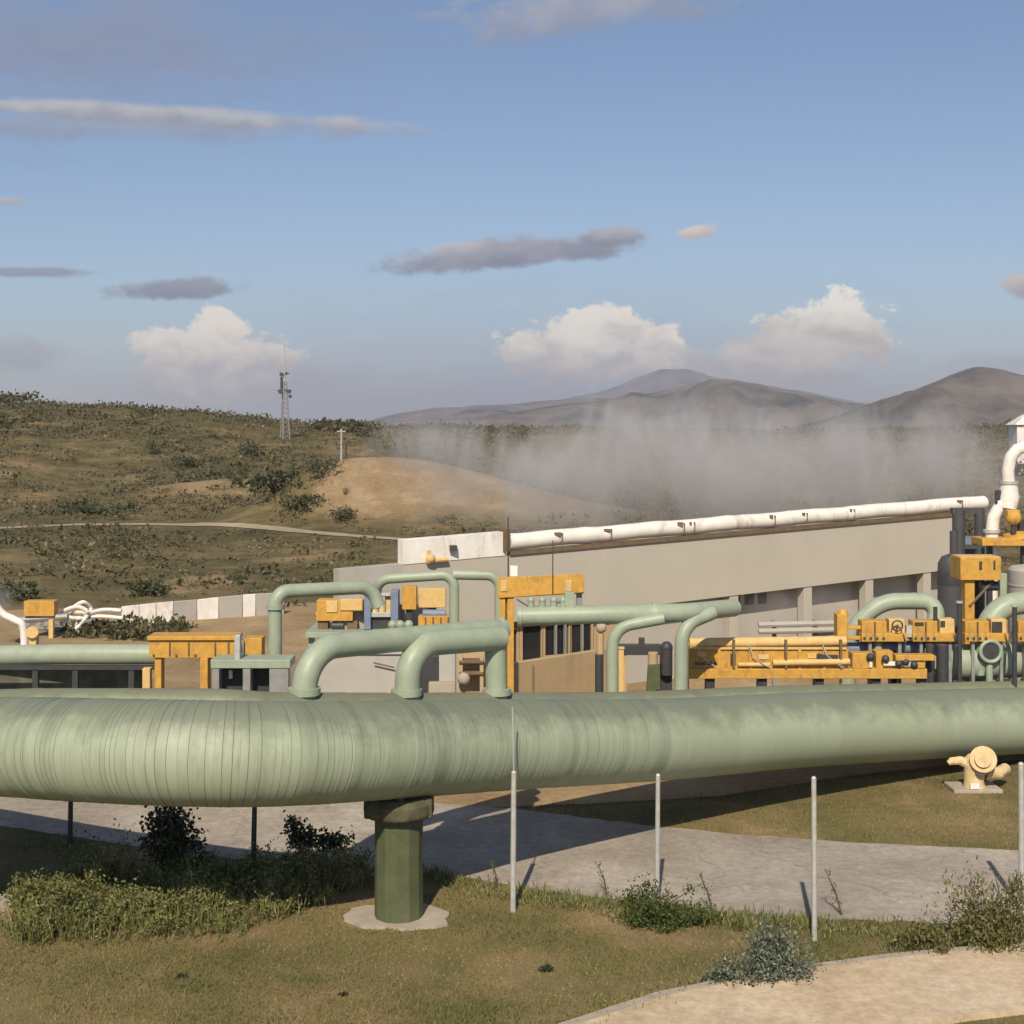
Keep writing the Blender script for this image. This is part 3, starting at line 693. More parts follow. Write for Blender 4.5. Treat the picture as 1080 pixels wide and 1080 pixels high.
# front loops standing on the back pipe
pa = at_back(320); pb = at_back(534); A1 = P(320, 735, pa.y); 
top1 = P(322, 684, pa.y); hdr = P(530, 664, pb.y+.25); 
loop_thing('pipe_loop', (pa.x, pa.y, 0), 'green pipe arching out of the back pipe into a long rising header', [([Vector((pa.x, pa.y, pa.z)), top1, hdr], None)], .195, .62,
    flanges=[((pa.x, pa.y, pa.z+R2+.03), (0, 0, 1), .25), (hdr, (1, 0, .1), .23)])
pc = at_back(431); pd = at_back(522); t2 = P(431, 680, pc.y-.05); t3 = P(522, 673, pd.y-.05)
loop_thing('pipe_loop', (pc.x, pc.y, 0), 'shorter green pipe arch tucked under the long header, with a square right leg', [([Vector((pc.x, pc.y-.05, pc.z)), t2, t3+Vector((.1, 0, 0))], None), ([Vector((pd.x, pd.y-.05, pd.z)), t3+Vector((0, 0, .05))], .185)], .205, .55,
    flanges=[((pc.x, pc.y-.05, pc.z+R2+.03), (0, 0, 1), .25), ((pd.x, pd.y-.05, pd.z+R2+.03), (0, 0, 1), .25)])
# left riser loop
Y = 31.0
loop_thing('pipe_loop', (P(290, 700, Y).x, Y, 0), 'tall narrow green pipe bracket left of the yellow actuators', [([(P(290, 700, Y).x, Y, 0), P(290, 624, Y), P(392, 619, Y+1.2), P(400, 640, Y+1.2)], None)], .155, .32,
    flanges=[(P(290, 640, Y), (0, 0, 1), .2)])
Y = 33.0
loop_thing('pipe_loop', (P(479, 700, Y).x, Y, 0), 'slim green pipe frame behind the blue and yellow actuators', [([P(396, 640, Y+.3), P(398, 611, Y), P(479, 606, Y), (P(479, 700, Y).x, Y, 0)], None), ([P(478, 606, Y), P(527, 607, Y), (P(527, 700, Y).x, Y, 0)], None)], .12, .3)
# middle loop
Y = 30.0
loop_thing('pipe_loop', (P(646, 720, Y).x, Y, 0), 'green header pipe on two risers in front of the dark windows', [([P(546, 650, Y), P(640, 648, Y), P(725, 646, Y+.3), P(774, 641, Y+1.6)], .2), ([(P(646, 700, Y).x, Y-.03, 0), P(646, 662, Y-.03), P(700, 652, Y-.03)], .13), ([(P(719, 700, Y).x, Y+.2, 0), P(719, 660, Y+.2), P(752, 646, Y+.6)], .15)], .2, .4,
    flanges=[(P(548, 650, Y), (1, 0, 0), .235), (P(690, 647, Y+.2), (1, 0, 0), .235)])
b = MB(); tv = thing('valve_cluster', P(580, 640, Y), 'row of small green valves on top of the middle header pipe', 'valve')
for k, px in enumerate((560, 572, 584, 594)):
    q = P(px, 640, Y); 
    b = MB(); b.cyl(q-Vector((0, 0, .02)), q+Vector((0, 0, .12)), .07); b.ball(q+Vector((0, 0, .14)), .08); b.build('valve_body', m_green, tv)
b = MB(); b.pbox(596, 625, 606, 643, Y-.1, .25); b.build('bracket', m_green, tv, 30, .01)
# right hand loops
Y = 33.6
loop_thing('pipe_loop', (P(898, 680, Y).x, Y, 0), 'green pipe hoop behind the yellow valve frames', [([(P(893, 680, Y).x, Y, 0), P(895, 668, Y), P(928, 634, Y), P(990, 634, Y), P(984, 668, Y-.3), (P(984, 690, Y).x, Y-.3, 0)], None)], .2, .45)
Y = 33.3
loop_thing('pipe_loop', (P(1040, 680, Y).x, Y, 0), 'fat green elbow at the right edge beside the pale tank', [([(P(1038, 690, Y).x, Y, 0.5), P(1040, 640, Y), P(1150, 628, Y+.3)], None)], .27, .75, flanges=[(P(1039, 664, Y), (0, 0, 1), .34)])
Y = 33.2
loop_thing('green_manifold', (P(1050, 700, Y).x, Y, 0), 'broad green manifold pipe behind the back pipe at the right', [([P(992, 699, Y), P(1040, 697, Y), P(1230, 690, Y+1)], None)], .42, .3, flanges=[(P(1047, 692, Y-.2), (0, 1, 0), .2), (P(994, 699, Y), (1, 0, 0), .46)])
b = MB(); q = P(1045, 687, Y-.55); tr_ = thing('ring_valve', P(1045, 700, Y-.5), 'round black mouthed valve ring on the green manifold pipe', 'valve')
b.tube([q+Vector((.24*math.cos(a), 0, .24*math.sin(a))) for a in [k*math.pi/12 for k in range(25)]], .045, 8); b.build('ring', m_green, tr_)
b = MB(); b.cyl(q+Vector((0, .0, 0)), q+Vector((0, .12, 0)), .23); b.build('mouth', m_dark, tr_)
b = MB(); b.cyl((q.x, q.y+.1, 0), (q.x, q.y+.1, q.z-.3), .08); b.build('stand', m_green, tr_)

# low pipe at the left with its rail and stub posts
Y = 30.5
t = thing('low_pipe', (P(60, 700, Y).x, Y, 0), 'pale green pipe lying on a dark rail at the left edge', 'pipe')
b = MB(); b.tube([P(-160, 692, Y+.8), P(0, 691, Y+.3), P(70, 690, Y), P(170, 690, Y)], .22, 18); b.build('pipe', m_green, t)
b = MB(); b.box(((P(-160, 700, Y).x+P(170, 700, Y).x)/2, Y-.1, P(0, 703, Y).z), (6.9, .12, .09)); b.build('rail', m_dark, t)
part('dark_backing_or_shade', m_shade_band, t, lambda b: b.pbox(-170, 704.5, 158, 722, Y+.5, .12, 0))  # added dark sheet, paints the shade band under the low pipe
for px in (-60, 39, 81, 140):
    b = MB(); q = P(px, 704, Y); b.box((q.x, Y-.08, q.z/2-.03), (.12, .1, q.z-.04)); b.build('stub_post', m_dark, t)

# ------------------------------------------------------------------ yellow frames and machinery
def frame_thing(name, base, label, cat, parts, group=None):
    t = thing(name, base, label, cat, group)
    for nm, m, fn in parts: part(nm, m, t, fn, .012)
    return t
Y = 29.5
frame_thing('yellow_gantry', (P(205, 700, Y).x, Y, 0), 'low yellow gantry beam on two legs at the left, above the faded back pipe', 'gantry', [
    ('beam', m_yellow, lambda b: (b.pbox(157, 675, 249, 694, Y, .5), b.pbox(155, 671, 250, 675.5, Y-.06, .62))),
    ('leg', m_yellow, lambda b: b.pbox(163, 694, 170, 720, Y+.05, .3, 0)), ('leg', m_yellow, lambda b: b.pbox(211, 694, 219, 720, Y-.02, .35, 0)),
    ('bracket', m_pyellow, lambda b: b.pbox(150, 705, 158, 722, Y, .2, 0)),
    *[('rib', m_rust, lambda b, px=px: b.pbox(px, 677, px+1.6, 692, Y-.03, .04)) for px in (178, 198, 226, 240)],
    *[('bolt', m_rust, lambda b, px=px: b.cyl(P(px, 691, Y-.03), P(px, 691, Y+.02), .03, seg=6)) for px in (162, 186, 206, 232, 245)], ('end_box', m_yellow, lambda b: b.pbox(257, 673, 276, 694, Y+.4, .4)), ('end_leg', m_yellow, lambda b: b.pbox(263, 694, 269, 720, Y+.5, .2, 0)),
    ('tie_beam', m_grey, lambda b: b.pbox(249, 676, 257, 690, Y+.3, .2))])
Y = 28.4
frame_thing('grey_crate_frame', (P(262, 705, Y).x, Y, 0), 'grey green metal frame with openings behind the faded pipe', 'frame', [
    ('top_rail', m_green, lambda b: b.pbox(222, 696, 306, 705, Y, .7)),
    ('post', m_grey, lambda b: b.pbox(224, 705, 231, 722, Y+.02, .3, 0)), ('post', m_grey, lambda b: b.pbox(256, 705, 264, 722, Y+.02, .3, 0)), ('post', m_grey, lambda b: b.pbox(284, 705, 304, 722, Y+.02, .3, 0)),
    ('upright', m_galv, lambda b: b.pbox(247, 670, 253, 696, Y+.1, .2)), ('dark_backing_or_shade', m_dark, lambda b: b.pbox(226, 705, 302, 722, Y+.5, .1, 0)),
    ('gauge', m_white, lambda b: b.pbox(241, 707, 245, 716, Y+.3, .06))])
# actuators on a deck
Y = 36.0
deckz = P(0, 664, Y).z
t = thing('equipment_deck', (P(405, 700, Y).x, Y, 0), 'green steel deck on legs carrying the actuators', 'platform')
part('deck', m_green, t, lambda b: b.b2(P(325, 0, Y).x, P(490, 0, Y).x, Y-.5, Y+1.4, deckz-.14, deckz), .01)
for px in (330, 405, 484): part('leg', m_green, t, lambda b: b.b2(P(px, 0, Y).x-.07, P(px, 0, Y).x+.07, Y-.3, Y-.16, 0, deckz-.14))
frame_thing('yellow_actuator', (P(358, 664, Y).x, Y, deckz), 'yellow boxy actuator with two pale panels, leftmost on the deck', 'actuator', [
    ('body', m_yellow, lambda b: (b.pbox(334, 633, 383, 645, Y, .5), b.pbox(333, 645, 372, 655, Y-.02, .5))),
    ('panel', m_pyellow, lambda b: b.pbox(344, 634, 356, 646, Y-.05, .05)), ('panel', m_pyellow, lambda b: b.pbox(359, 632, 382, 644, Y-.05, .05)),
    ('foot', m_rust, lambda b: b.pbox(335, 655, 346, 664, Y+.05, .35)), ('foot', m_rust, lambda b: b.pbox(366, 655, 377, 664, Y+.05, .35)), ('motor', m_dark, lambda b: b.cyl(P(350, 660, Y+.1), P(363, 660, Y+.1), .11))])
frame_thing('blue_cabinet', (P(390, 664, Y).x, Y, deckz), 'blue grey control cabinet between the yellow actuators', 'cabinet', [
    ('body', m_blue, lambda b: b.pbox(384, 626, 391, 664, Y-.1, .5)), ('body', m_blue, lambda b: b.pbox(412, 623, 420, 664, Y-.1, .5)), ('frame', m_galv, lambda b: (b.pbox(391, 626, 412, 629, Y, .3), b.pbox(391, 646, 412, 651, Y, .3), b.pbox(397, 629, 399, 646, Y+.02, .05), b.pbox(404, 629, 406, 646, Y+.02, .05))),
    ('panel', m_pyellow, lambda b: b.pbox(391, 629, 412, 646, Y+.12, .1)), ('base', m_dark, lambda b: b.pbox(391, 651, 412, 664, Y+.1, .3))])
frame_thing('yellow_tall_box', (P(432, 664, Y).x, Y, deckz), 'tall yellow junction box right of the blue cabinet', 'box', [
    ('body', m_yellow, lambda b: b.pbox(424, 619, 439, 643, Y, .45)), ('stand', m_dark, lambda b: b.pbox(428, 643, 435, 664, Y+.1, .2)), ('cover', m_pyellow, lambda b: b.pbox(441, 621, 470, 641, Y+.3, .3)), ('stand', m_dark, lambda b: b.pbox(452, 641, 460, 664, Y+.35, .2))])
frame_thing('yellow_low_skid', (P(460, 664, Y).x, Y, deckz), 'low yellow pump skid at the right end of the deck', 'pump', [
    ('body', m_yellow, lambda b: b.pbox(441, 650, 479, 663, Y-.35, .4)), *[('fin', m_rust, lambda b, px=px: b.pbox(px, 651, px+1.5, 662, Y-.39, .05)) for px in (448, 456, 464, 472)],
    ('motor', m_blue, lambda b: b.cyl(P(446, 647, Y-.15), P(470, 647, Y-.15), .1)), ('valve', m_green, lambda b: [b.ball(P(px, 659, Y-.45), .12) for px in (414, 422, 431)])])
# yellow portal
Y = 31.2
frame_thing('yellow_portal', (P(534, 700, Y).x, Y, 0), 'tall yellow portal frame with one thick column and a short arm', 'gantry', [
    ('column', m_yellow, lambda b: (b.pbox(527, 628, 533, 722, Y, .4, 0), b.pbox(535, 628, 542, 722, Y, .4, 0))), ('web', m_rust, lambda b: b.pbox(533, 630, 535, 722, Y+.1, .2, 0)),
    ('beam', m_yellow, lambda b: b.hexa([P(525, 631, Y-.05), P(616, 625, Y-.05), P(616, 625, Y+.5)+Vector((0, 0, -.02)), P(525, 631, Y+.5)], [P(525, 609, Y-.05), P(616, 605, Y-.05), P(616, 605, Y+.5), P(525, 609, Y+.5)])),
    *[('plate', m_pyellow, lambda b, px=px: b.pbox(px, 612, px+7, 624, Y-.075, .03)) for px in (528, 596)], ('cable', m_dark, lambda b: b.tube([P(545, 632, Y), P(558, 640, Y-.05), P(580, 640, Y-.05), P(600, 630, Y)], .02, 6)), ('hanger', m_grey, lambda b: b.pbox(608, 625.5, 614, 642, Y+.1, .2)), ('lamp_box', m_white, lambda b: b.pbox(538, 597, 546, 608, Y+.1, .15)),
    ('rod', m_dark, lambda b: b.tube([P(536, 609, Y+.1), P(536, 545, Y+.1)], .018, 6)), ('rod', m_dark, lambda b: b.tube([P(583, 626, Y-.07), P(583, 570, Y-.07)], .014, 6))])
# small dark pump and lamp post before the windows
Y = 33.0
frame_thing('dark_pump', (P(698, 700, Y).x, Y, 0), 'black pump on a box between the two risers of the middle header', 'pump', [
    ('motor', m_dark, lambda b: (b.cyl((P(703, 0, Y).x, Y, P(0, 712, Y).z), (P(703, 0, Y).x, Y, P(0, 684, Y).z), .14), b.ball(P(703, 683, Y), .15))), ('block', m_dark, lambda b: b.pbox(697, 690, 709, 718, Y+.1, .3, 0)),
    ('base', m_olive, lambda b: b.hexa([(P(680, 0, Y).x, Y-.1, 0), (P(698, 0, Y).x, Y-.1, 0), (P(698, 0, Y).x, Y+.4, 0), (P(680, 0, Y).x, Y+.4, 0)], [P(683, 701, Y-.1), P(696, 700, Y-.1), P(696, 700, Y+.4), P(683, 701, Y+.4)])), ('tank', m_tan, lambda b: b.cyl((P(690, 0, Y).x, Y+.3, 0), (P(690, 0, Y).x, Y+.3, P(0, 690, Y).z), .12))])
frame_thing('dark_bollard', (P(632, 700, Y).x, Y, 0), 'slim dark post with a pale round lamp left of the middle riser', 'lamp post', [
    ('shaft', m_dark, lambda b: b.cyl((P(632, 0, Y).x, Y, 0), P(632, 690, Y), .1)), ('neck', m_tan, lambda b: b.cyl(P(633, 690, Y), P(633, 668, Y), .09)), ('lamp', m_conc, lambda b: b.ball(P(634, 662, Y), .13))])
frame_thing('yellow_bollard', (P(655, 700, Y).x, Y, 0), 'pale yellow block post right of the middle riser', 'bollard', [('shaft', m_pyellow, lambda b: b.pbox(651, 685, 658, 722, Y, .16, 0)), ('cap', m_pyellow, lambda b: b.pbox(650, 683, 659, 685, Y-.02, .2))])
frame_thing('dark_beam_stand', (P(680, 700, Y+2).x, Y+2, 0), 'dark horizontal beam on a tan wall stub behind the risers', 'barrier', [
    ('beam', m_dark, lambda b: b.pbox(650, 680, 697, 691, Y+2, .2)), ('stand', m_tan, lambda b: b.pbox(684, 691, 694, 722, Y+2.02, .2, 0)), ('stand', m_tan, lambda b: b.pbox(653, 691, 661, 722, Y+2.02, .2, 0)), ('camera_box', m_dark, lambda b: b.pbox(674, 673, 680, 680, Y+2.02, .15))])
# long yellow pipe skid
Y = 31.8
def skid_z(b): pass
t = thing('yellow_pipe_skid', (P(855, 715, Y).x, Y, 0), 'long yellow skid full of pale yellow pipes in front of the grey hall', 'skid')
part('base_beam', m_yellow, t, lambda b: (b.pbox(727, 705.5, 978, 716, Y, .25), b.pbox(727, 705.5, 978, 716, Y+.8, .2)), .012)
part('side_panel', m_yellow, t, lambda b: (b.pbox(728, 685, 895, 705, Y+.12, .1),), .01)
part('end_plate', m_pyellow, t, lambda b: b.pbox(721, 676, 727, 716, Y-.02, .6, 0), .01)
for k, (py, r) in enumerate(((678, .12), (681, .09))):
    part('pipe', m_pyellow, t, lambda b: b.tube([P(727, py+.5, Y+.3+.28*k), P(892, py-2, Y+.35+.28*k)], r, 14))
part('lower_pipe', m_pyellow, t, lambda b: b.tube([P(815, 699, Y+.02), P(896, 698, Y+.02)], .075, 12))
part('lower_pipe', m_pyellow, t, lambda b: b.tube([P(778, 701, Y+.04), P(812, 701, Y+.04)], .05, 12))
for px in (773, 828, 886): part('tie', m_rust, t, lambda b: b.pbox(px, 675, px+2.4, 705.5, Y-.03, .1))
part('bracket', m_dark, t, lambda b: [b.pbox(px, 690, px+5, 698, Y-.01, .08) for px in (771, 862)]+[b.pbox(864, 691, 884, 696, Y+.0, .06)])
for px in (727, 757, 790, 842, 868): part('stiffener', m_yellow, t, lambda b: b.pbox(px, 684, px+3.2, 705.4, Y+.06, .06))
part('top_rail', m_pyellow, t, lambda b: b.pbox(728, 683, 893, 685, Y+.07, .1))
for px, py in ((800, 693), (735, 690), (852, 692), (882, 702)): part('inspection_cover', m_pyellow, t, lambda b: b.pbox(px, py-2.5, px+11, py+2.5, Y+.1, .03), .005)
for px in (735, 790, 868): part('conduit', m_galv, t, lambda b: b.tube([P(px, 680, Y+.02), P(px+3, 690, Y-.0), P(px+14, 700, Y-.02), P(px+22, 704, Y-.02)], .014, 6))
# worn black stencil dashes on the panel (illegible in the photo)
part('stencil', m_dark, t, lambda b: [b.pbox(px, 698+R.uniform(-.6, .6), px+R.uniform(1.2, 3), 701.5, Y+.108, .02) for px in [733+3.3*k for k in range(7)]])
part('valve_box', m_yellow, t, lambda b: (b.pbox(899, 689, 921, 705, Y+.05, .35), b.pbox(924, 687, 942, 705, Y+.1, .35)), .012)
part('valve_box', m_yellow, t, lambda b: (b.pbox(945, 691, 986, 697, Y-.05, .3), b.pbox(968, 697, 976, 705, Y, .25)), .012)
part('gauge', m_white, t, lambda b: (b.pbox(917, 698, 920, 704, Y-.02, .05), b.pbox(932, 698, 968, 702, Y+.0, .06)))
part('knob', m_dark, t, lambda b: [b.ball(P(px, py, Y), .09) for px, py in ((918, 693), (934, 695), (948, 700), (955, 698), (964, 701))])
for px in (745, 800, 860, 920, 970): part('leg', m_dark, t, lambda b: b.pbox(px, 716, px+9, 722, Y+.1, .3, 0))
# yellow valve frames behind the skid at right
Y = 32.7
def yframe(px, w, label, variant):
    t = thing('valve_station', (P(px+w/2, 690, Y).x, Y, 0), label, 'valve', 'yellow valve frames on the right')
    part('housing', m_yellow, t, lambda b: (b.pbox(px, 655, px+w*.55, 668, Y, .4), b.pbox(px, 668, px+w, 677, Y-.04, .5)), .014)
    part('cover', m_pyellow, t, lambda b: b.pbox(px+w*.6, 653, px+w*.95, 668, Y+.08, .35), .014)
    part('groove', m_rust, t, lambda b: (b.pbox(px+w*.28, 656, px+w*.31, 676, Y-.06, .04),))
    if variant == 0: part('wheel', m_dark, t, lambda b: (b.tube([P(px+w*.78, 660, Y-.1)+Vector((.12*math.cos(a), 0, .12*math.sin(a))) for a in [k*math.pi/8 for k in range(17)]], .02, 6), b.cyl(P(px+w*.78, 660, Y-.12), P(px+w*.78, 660, Y+.1), .03)))
    part('leg', m_grey, t, lambda b: (b.pbox(px+w*.15, 677, px+w*.22, 722, Y+.05, .15, 0), b.pbox(px+w*.8, 677, px+w*.87, 722, Y+.05, .15, 0)))
    for k in range(4): part('bolt', m_dark, t, lambda b: b.cyl(P(px+w*(.06+.14*k), 673, Y-.07), P(px+w*(.06+.14*k), 673, Y-.03), .035, seg=6))
    part('conduit', m_dark, t, lambda b: b.tube([P(px+w*.9, 668, Y-.02), P(px+w*.96, 676, Y-.1), P(px+w*.93, 690, Y-.05), P(px+w*.9, 712, Y)], .018, 6))
    part('stub_pipe', m_green, t, lambda b: b.tube([P(px+w*.35, 677, Y+.2), P(px+w*.35, 712, Y+.2)], .1, 10))
    if variant == 0: part('actuator', m_yellow, t, lambda b: (b.pbox(px-26, 648, px-15, 677, Y-.1, .35), b.ball(P(px-20, 648, Y+.05), .13), b.pbox(px-15, 660, px, 664, Y+.1, .1), b.pbox(px-15, 671, px, 675, Y+.1, .1)), .014)
    if variant == 1: part('window', m_dark, t, lambda b: b.pbox(px+w*.62, 656, px+w*.85, 667, Y+.05, .04))
    if variant == 2: part('slot', m_dark, t, lambda b: (b.pbox(px+w*.04, 656.5, px+w*.24, 659.5, Y-.03, .05), b.pbox(px+w*.62, 655, px+w*.72, 661, Y+.05, .05)))
    if variant == 2: part('link', m_galv, t, lambda b: b.pbox(px-7, 660, px, 672, Y+.05, .2))
    if variant == 2: part('stem', m_dark, t, lambda b: b.cyl(P(px+w*.5, 668, Y+.1), P(px+w*.5, 640, Y+.1), .05))
for px, y0, y1, lb in ((1012, 636, 690, 'thin dark standpipe between the two right hand valve stations'), (1070, 640, 690, 'thin dark standpipe near the right edge, beside the last valve station')):
    q = P(px, 0, Y-.3); t = thing('standpipe', (q.x, q.y, 0), lb, 'pipe')
    part('pipe', m_dark, t, lambda b: b.cyl((q.x, q.y, 0), P(px, y0, Y-.3), .055)); part('cap', m_galv, t, lambda b: b.cyl(P(px, y0, Y-.3), P(px, y0-2, Y-.3), .08))
t = thing('low_pipe_bank', (P(850, 690, Y+2).x, Y+2, 0), 'bank of two thin grey pipes behind the long skid, below the hall columns', 'pipe')
for py in (657, 664): part('pipe', m_gwall, t, lambda b: b.tube([P(800, py+2, Y+2), P(890, py, Y+2)], .07, 8))
for px in (815, 858): part('stand', m_grey, t, lambda b: b.pbox(px, 654, px+4, 700, Y+2.1, .12, 0))
yframe(909, 48, 'yellow valve frame with an upright actuator at its left, above the long skid', 0)
yframe(963, 47, 'yellow valve frame under the right end of the green hoop', 2)
yframe(1018, 46, 'yellow valve frame below the upper yellow box, with a dark window', 1)
yframe(1074, 46, 'yellow valve frame cut by the right edge of the picture', 1)
b = MB(); t = thing('blue_pipe', (P(925, 690, Y).x, Y+.3, 0), 'blue grey pipe section seen under the yellow valve frames', 'pipe')
b.tube([P(892, 684, Y+.45), P(982, 682, Y+.45)], .16, 14); b.build('pipe', m_blue, t)
part('saddle', m_dark, t, lambda b: [b.pbox(px, 684, px+9, 722, Y+.3, .3, 0) for px in (940, 977)])
frame_thing('dark_valve_pair', (P(988, 690, Y-.8).x, Y-.8, 0), 'two squat black valve bodies at the end of the long skid', 'valve', [('body', m_dark, lambda b: b.cyl((P(981, 0, Y-.5).x, Y-.5, 0), P(981, 680, Y-.5), .1)), ('body', m_dark, lambda b: b.cyl((P(994, 0, Y-.5).x, Y-.5, 0), P(994, 680, Y-.5), .14))])
# upper yellow box on a leg
Y = 34.5
frame_thing('yellow_control_box', (P(1025, 690, Y).x, Y, 0), 'yellow box high on a single yellow leg below the white gooseneck', 'box', [
    ('body', m_yellow, lambda b: b.pbox(1013, 588, 1056, 612, Y, .8)), ('leg', m_yellow, lambda b: b.pbox(1018, 612, 1028, 700, Y+.1, .35, 0)), ('vent', m_dark, lambda b: (b.pbox(1033, 592, 1036, 601, Y-.02, .05), b.pbox(1048, 591, 1050, 601, Y-.02, .05))),
    ('brace', m_rust, lambda b: b.tube([P(1022, 640, Y+.1), P(1048, 612, Y+.2)], .04, 6)), ('lid', m_pyellow, lambda b: b.pbox(1013.5, 587.2, 1055.5, 588, Y+.02, .7)), ('motor', m_dark, lambda b: b.cyl(P(1034, 618, Y+.3), P(1052, 618, Y+.3), .12)), ('bracket', m_green, lambda b: b.pbox(1055, 605, 1062, 640, Y+.2, .2))])
# pale tank at right edge
Y = 35.5
t = thing('pale_tank', (P(1090, 640, Y).x, Y, 0), 'pale grey upright tank cut by the right edge', 'tank'); c = P(1092, 640, Y)
b = MB(); zt = P(0, 597, Y).z; b.lathe((c.x, c.y, 0), [(.66, 0), (.66, zt-.1), (.6, zt-.02), (.2, zt+.05), (.02, zt+.06)], 28); b.build('shell', m_gwall, t)
part('band', m_galv, t, lambda b: (b.lathe((c.x, c.y, zt-.5), [(.67, 0), (.675, .02), (.67, .05)], 28)))
# dark vessels
Y = 38.0
t = thing('dark_vessels', (P(1005, 650, Y).x, Y, 0), 'dark slate separator vessel with tall stacks left of the white gooseneck', 'vessel')
part('vessel', m_vessel, t, lambda b: b.lathe((P(1004, 0, Y).x, Y, 0), [(.38, 0), (.38, P(0, 602, Y).z-.0), (.37, P(0, 594, Y).z), (.27, P(0, 587, Y).z), (.08, P(0, 584, Y).z)], 22))
part('stack', m_vessel, t, lambda b: b.cyl((P(1011, 0, Y+.4).x, Y+.4, 0), P(1011, 538, Y+.4), .17))
part('stack', m_vessel, t, lambda b: b.cyl((P(1006, 0, Y+.3).x, Y+.3, 0), P(1006, 560, Y+.3), .11))
part('stack', m_vessel, t, lambda b: b.cyl((P(1033, 0, Y+.4).x, Y+.4, 0), P(1033, 536, Y+.4), .14))
part('skirt', m_dark, t, lambda b: b.lathe((P(1004, 0, Y).x, Y, P(0, 616, Y).z), [(.39, 0), (.395, .2), (.39, .35)], 22))
part('crossbeam', m_vessel, t, lambda b: (b.pbox(1005, 536, 1037, 542, Y+.3, .25), b.pbox(1005, 575, 1037, 579, Y+.3, .25)))
part('panel', m_blue, t, lambda b: b.pbox(1018, 566, 1031, 610, Y+.7, .1))
# white gooseneck vent and yellow platform
Y = 36.5
t = thing('gooseneck_vent', (P(1049, 650, Y).x, Y, 0), 'white arched vent pipe rising at the right edge above a yellow platform', 'vent pipe')
part('lower_pipe', m_white, t, lambda b: b.tube([(P(1046, 0, Y).x, Y, 0), P(1046, 566, Y), P(1048, 545, Y), P(1055, 532, Y)], .16, 16, True, [.17, .17, .16, .15]))
part('elbow_body', m_white, t, lambda b: (b.tube([P(1062, 536, Y), P(1064, 524, Y), P(1064, 508, Y)], .2, 16, True, [.24, .27, .2]), b.cyl(P(1052, 533, Y), P(1062, 530, Y), .16)))
part('hook', m_white, t, lambda b: b.tube([P(1064, 510, Y), P(1063, 496, Y), P(1066, 482, Y), P(1073, 474, Y), P(1082, 471, Y), P(1092, 475, Y), P(1098, 486, Y), P(1098, 530, Y)], .16, 16))
part('flange', m_galv, t, lambda b: (flange(b, P(1064, 509, Y), (0, 0, 1), .24, .04), flange(b, P(1046, 560, Y), (0, 0, 1), .22, .04)))
part('tag_plate', m_dark, t, lambda b: b.pbox(1050, 517, 1056, 532, Y-.1, .06))
t = thing('yellow_platform', (P(1065, 650, Y+.3).x, Y+.3, 0), 'yellow round edged platform with a small yellow valve at the right edge', 'platform')
part('deck', m_yellow, t, lambda b: (b.pbox(1036, 568, 1120, 576, Y-.5, .9), b.lathe(P(1078, 568, Y-.05), [(.5, 0), (.48, .1), (.3, .2)], 20)), .02)
part('valve', m_yellow, t, lambda b: (b.ball(P(1069, 546, Y-.3), .2), b.pbox(1063, 538, 1076, 550, Y-.4, .25)), .02)
part('valve_stem', m_dark, t, lambda b: (b.cyl(P(1069, 550, Y-.3), P(1069, 566, Y-.3), .07), b.cyl(P(1076, 548, Y-.1), P(1078, 566, Y-.1), .1)))
for px in (1042, 1078, 1112): part('leg', m_dark, t, lambda b: b.pbox(px, 576, px+5, 700, Y-.2, .14, 0))

# ------------------------------------------------------------------ the long hall
A = Vector((P(358, 0, 36).x, 36, 0)); B = Vector((P(1012, 0, 47).x, 47, 0)); E = (B-A); TL = E.length; E.normalize(); N = Vector((E.y, -E.x, 0))
def W(t, off, z): q = A+E*t+N*off; return Vector((q.x, q.y, z))
def tpx(px):
    k = (px-PX0)/F; return (k*A.y-A.x)/(E.x-k*E.y)
ztop = lambda t: 3.83+.034*t
zbot = lambda t: 1.98+.037*t
def wbox(b, t0, t1, o0, o1, zb, zt, sub=1):
    f = (lambda z: z) if callable(zb) else (lambda z: (lambda t: z))
    zb_ = zb if callable(zb) else (lambda t: zb); zt_ = zt if callable(zt) else (lambda t: zt)
    b.hexa([W(t0, o0, zb_(t0)), W(t1, o0, zb_(t1)), W(t1, o1, zb_(t1)), W(t0, o1, zb_(t0))], [W(t0, o0, zt_(t0)), W(t1, o0, zt_(t1)), W(t1, o1, zt_(t1)), W(t0, o1, zt_(t0))])
def skew(b, t0, t1, sh, o0, o1, zb_, zt_):   # the left end wall runs straight back, at an angle to the front
    b.hexa([W(t0, o0, zb_(t0)), W(t1, o0, zb_(t1)), W(t1, o1, zb_(t1)), W(t0+sh, o1, zb_(t0+sh))], [W(t0, o0, zt_(t0)), W(t1, o0, zt_(t1)), W(t1, o1, zt_(t1)), W(t0+sh, o1, zt_(t0+sh))])
hall = thing('long_hall', W(0, 0, 0), 'long low grey hall with a deep blank fascia and columns below', 'building')
part('fascia', m_fascia, hall, lambda b: wbox(b, tpx(425), TL, 0, -.35, zbot, ztop))
for px in (640, 745, 850, 950):
    t0 = tpx(px); part('joint', m_fascia, hall, lambda b: wbox(b, t0-.02, t0+.02, .006, -.01, zbot, ztop))
part('low_fascia', m_gwall, hall, lambda b: wbox(b, 0, tpx(425)-.003, -.05, -.4, 1.7, lambda t: ztop(t)+.02))
part('roof', m_gwall, hall, lambda b: skew(b, tpx(425), TL-.05, 4.2, -.36, -6.5, lambda t: ztop(t)-.35, lambda t: ztop(t)-.12))
part('back_wall', m_gwall, hall, lambda b: wbox(b, tpx(660), TL-.1, -.62, -.9, 0, lambda t: zbot(t)+.3))
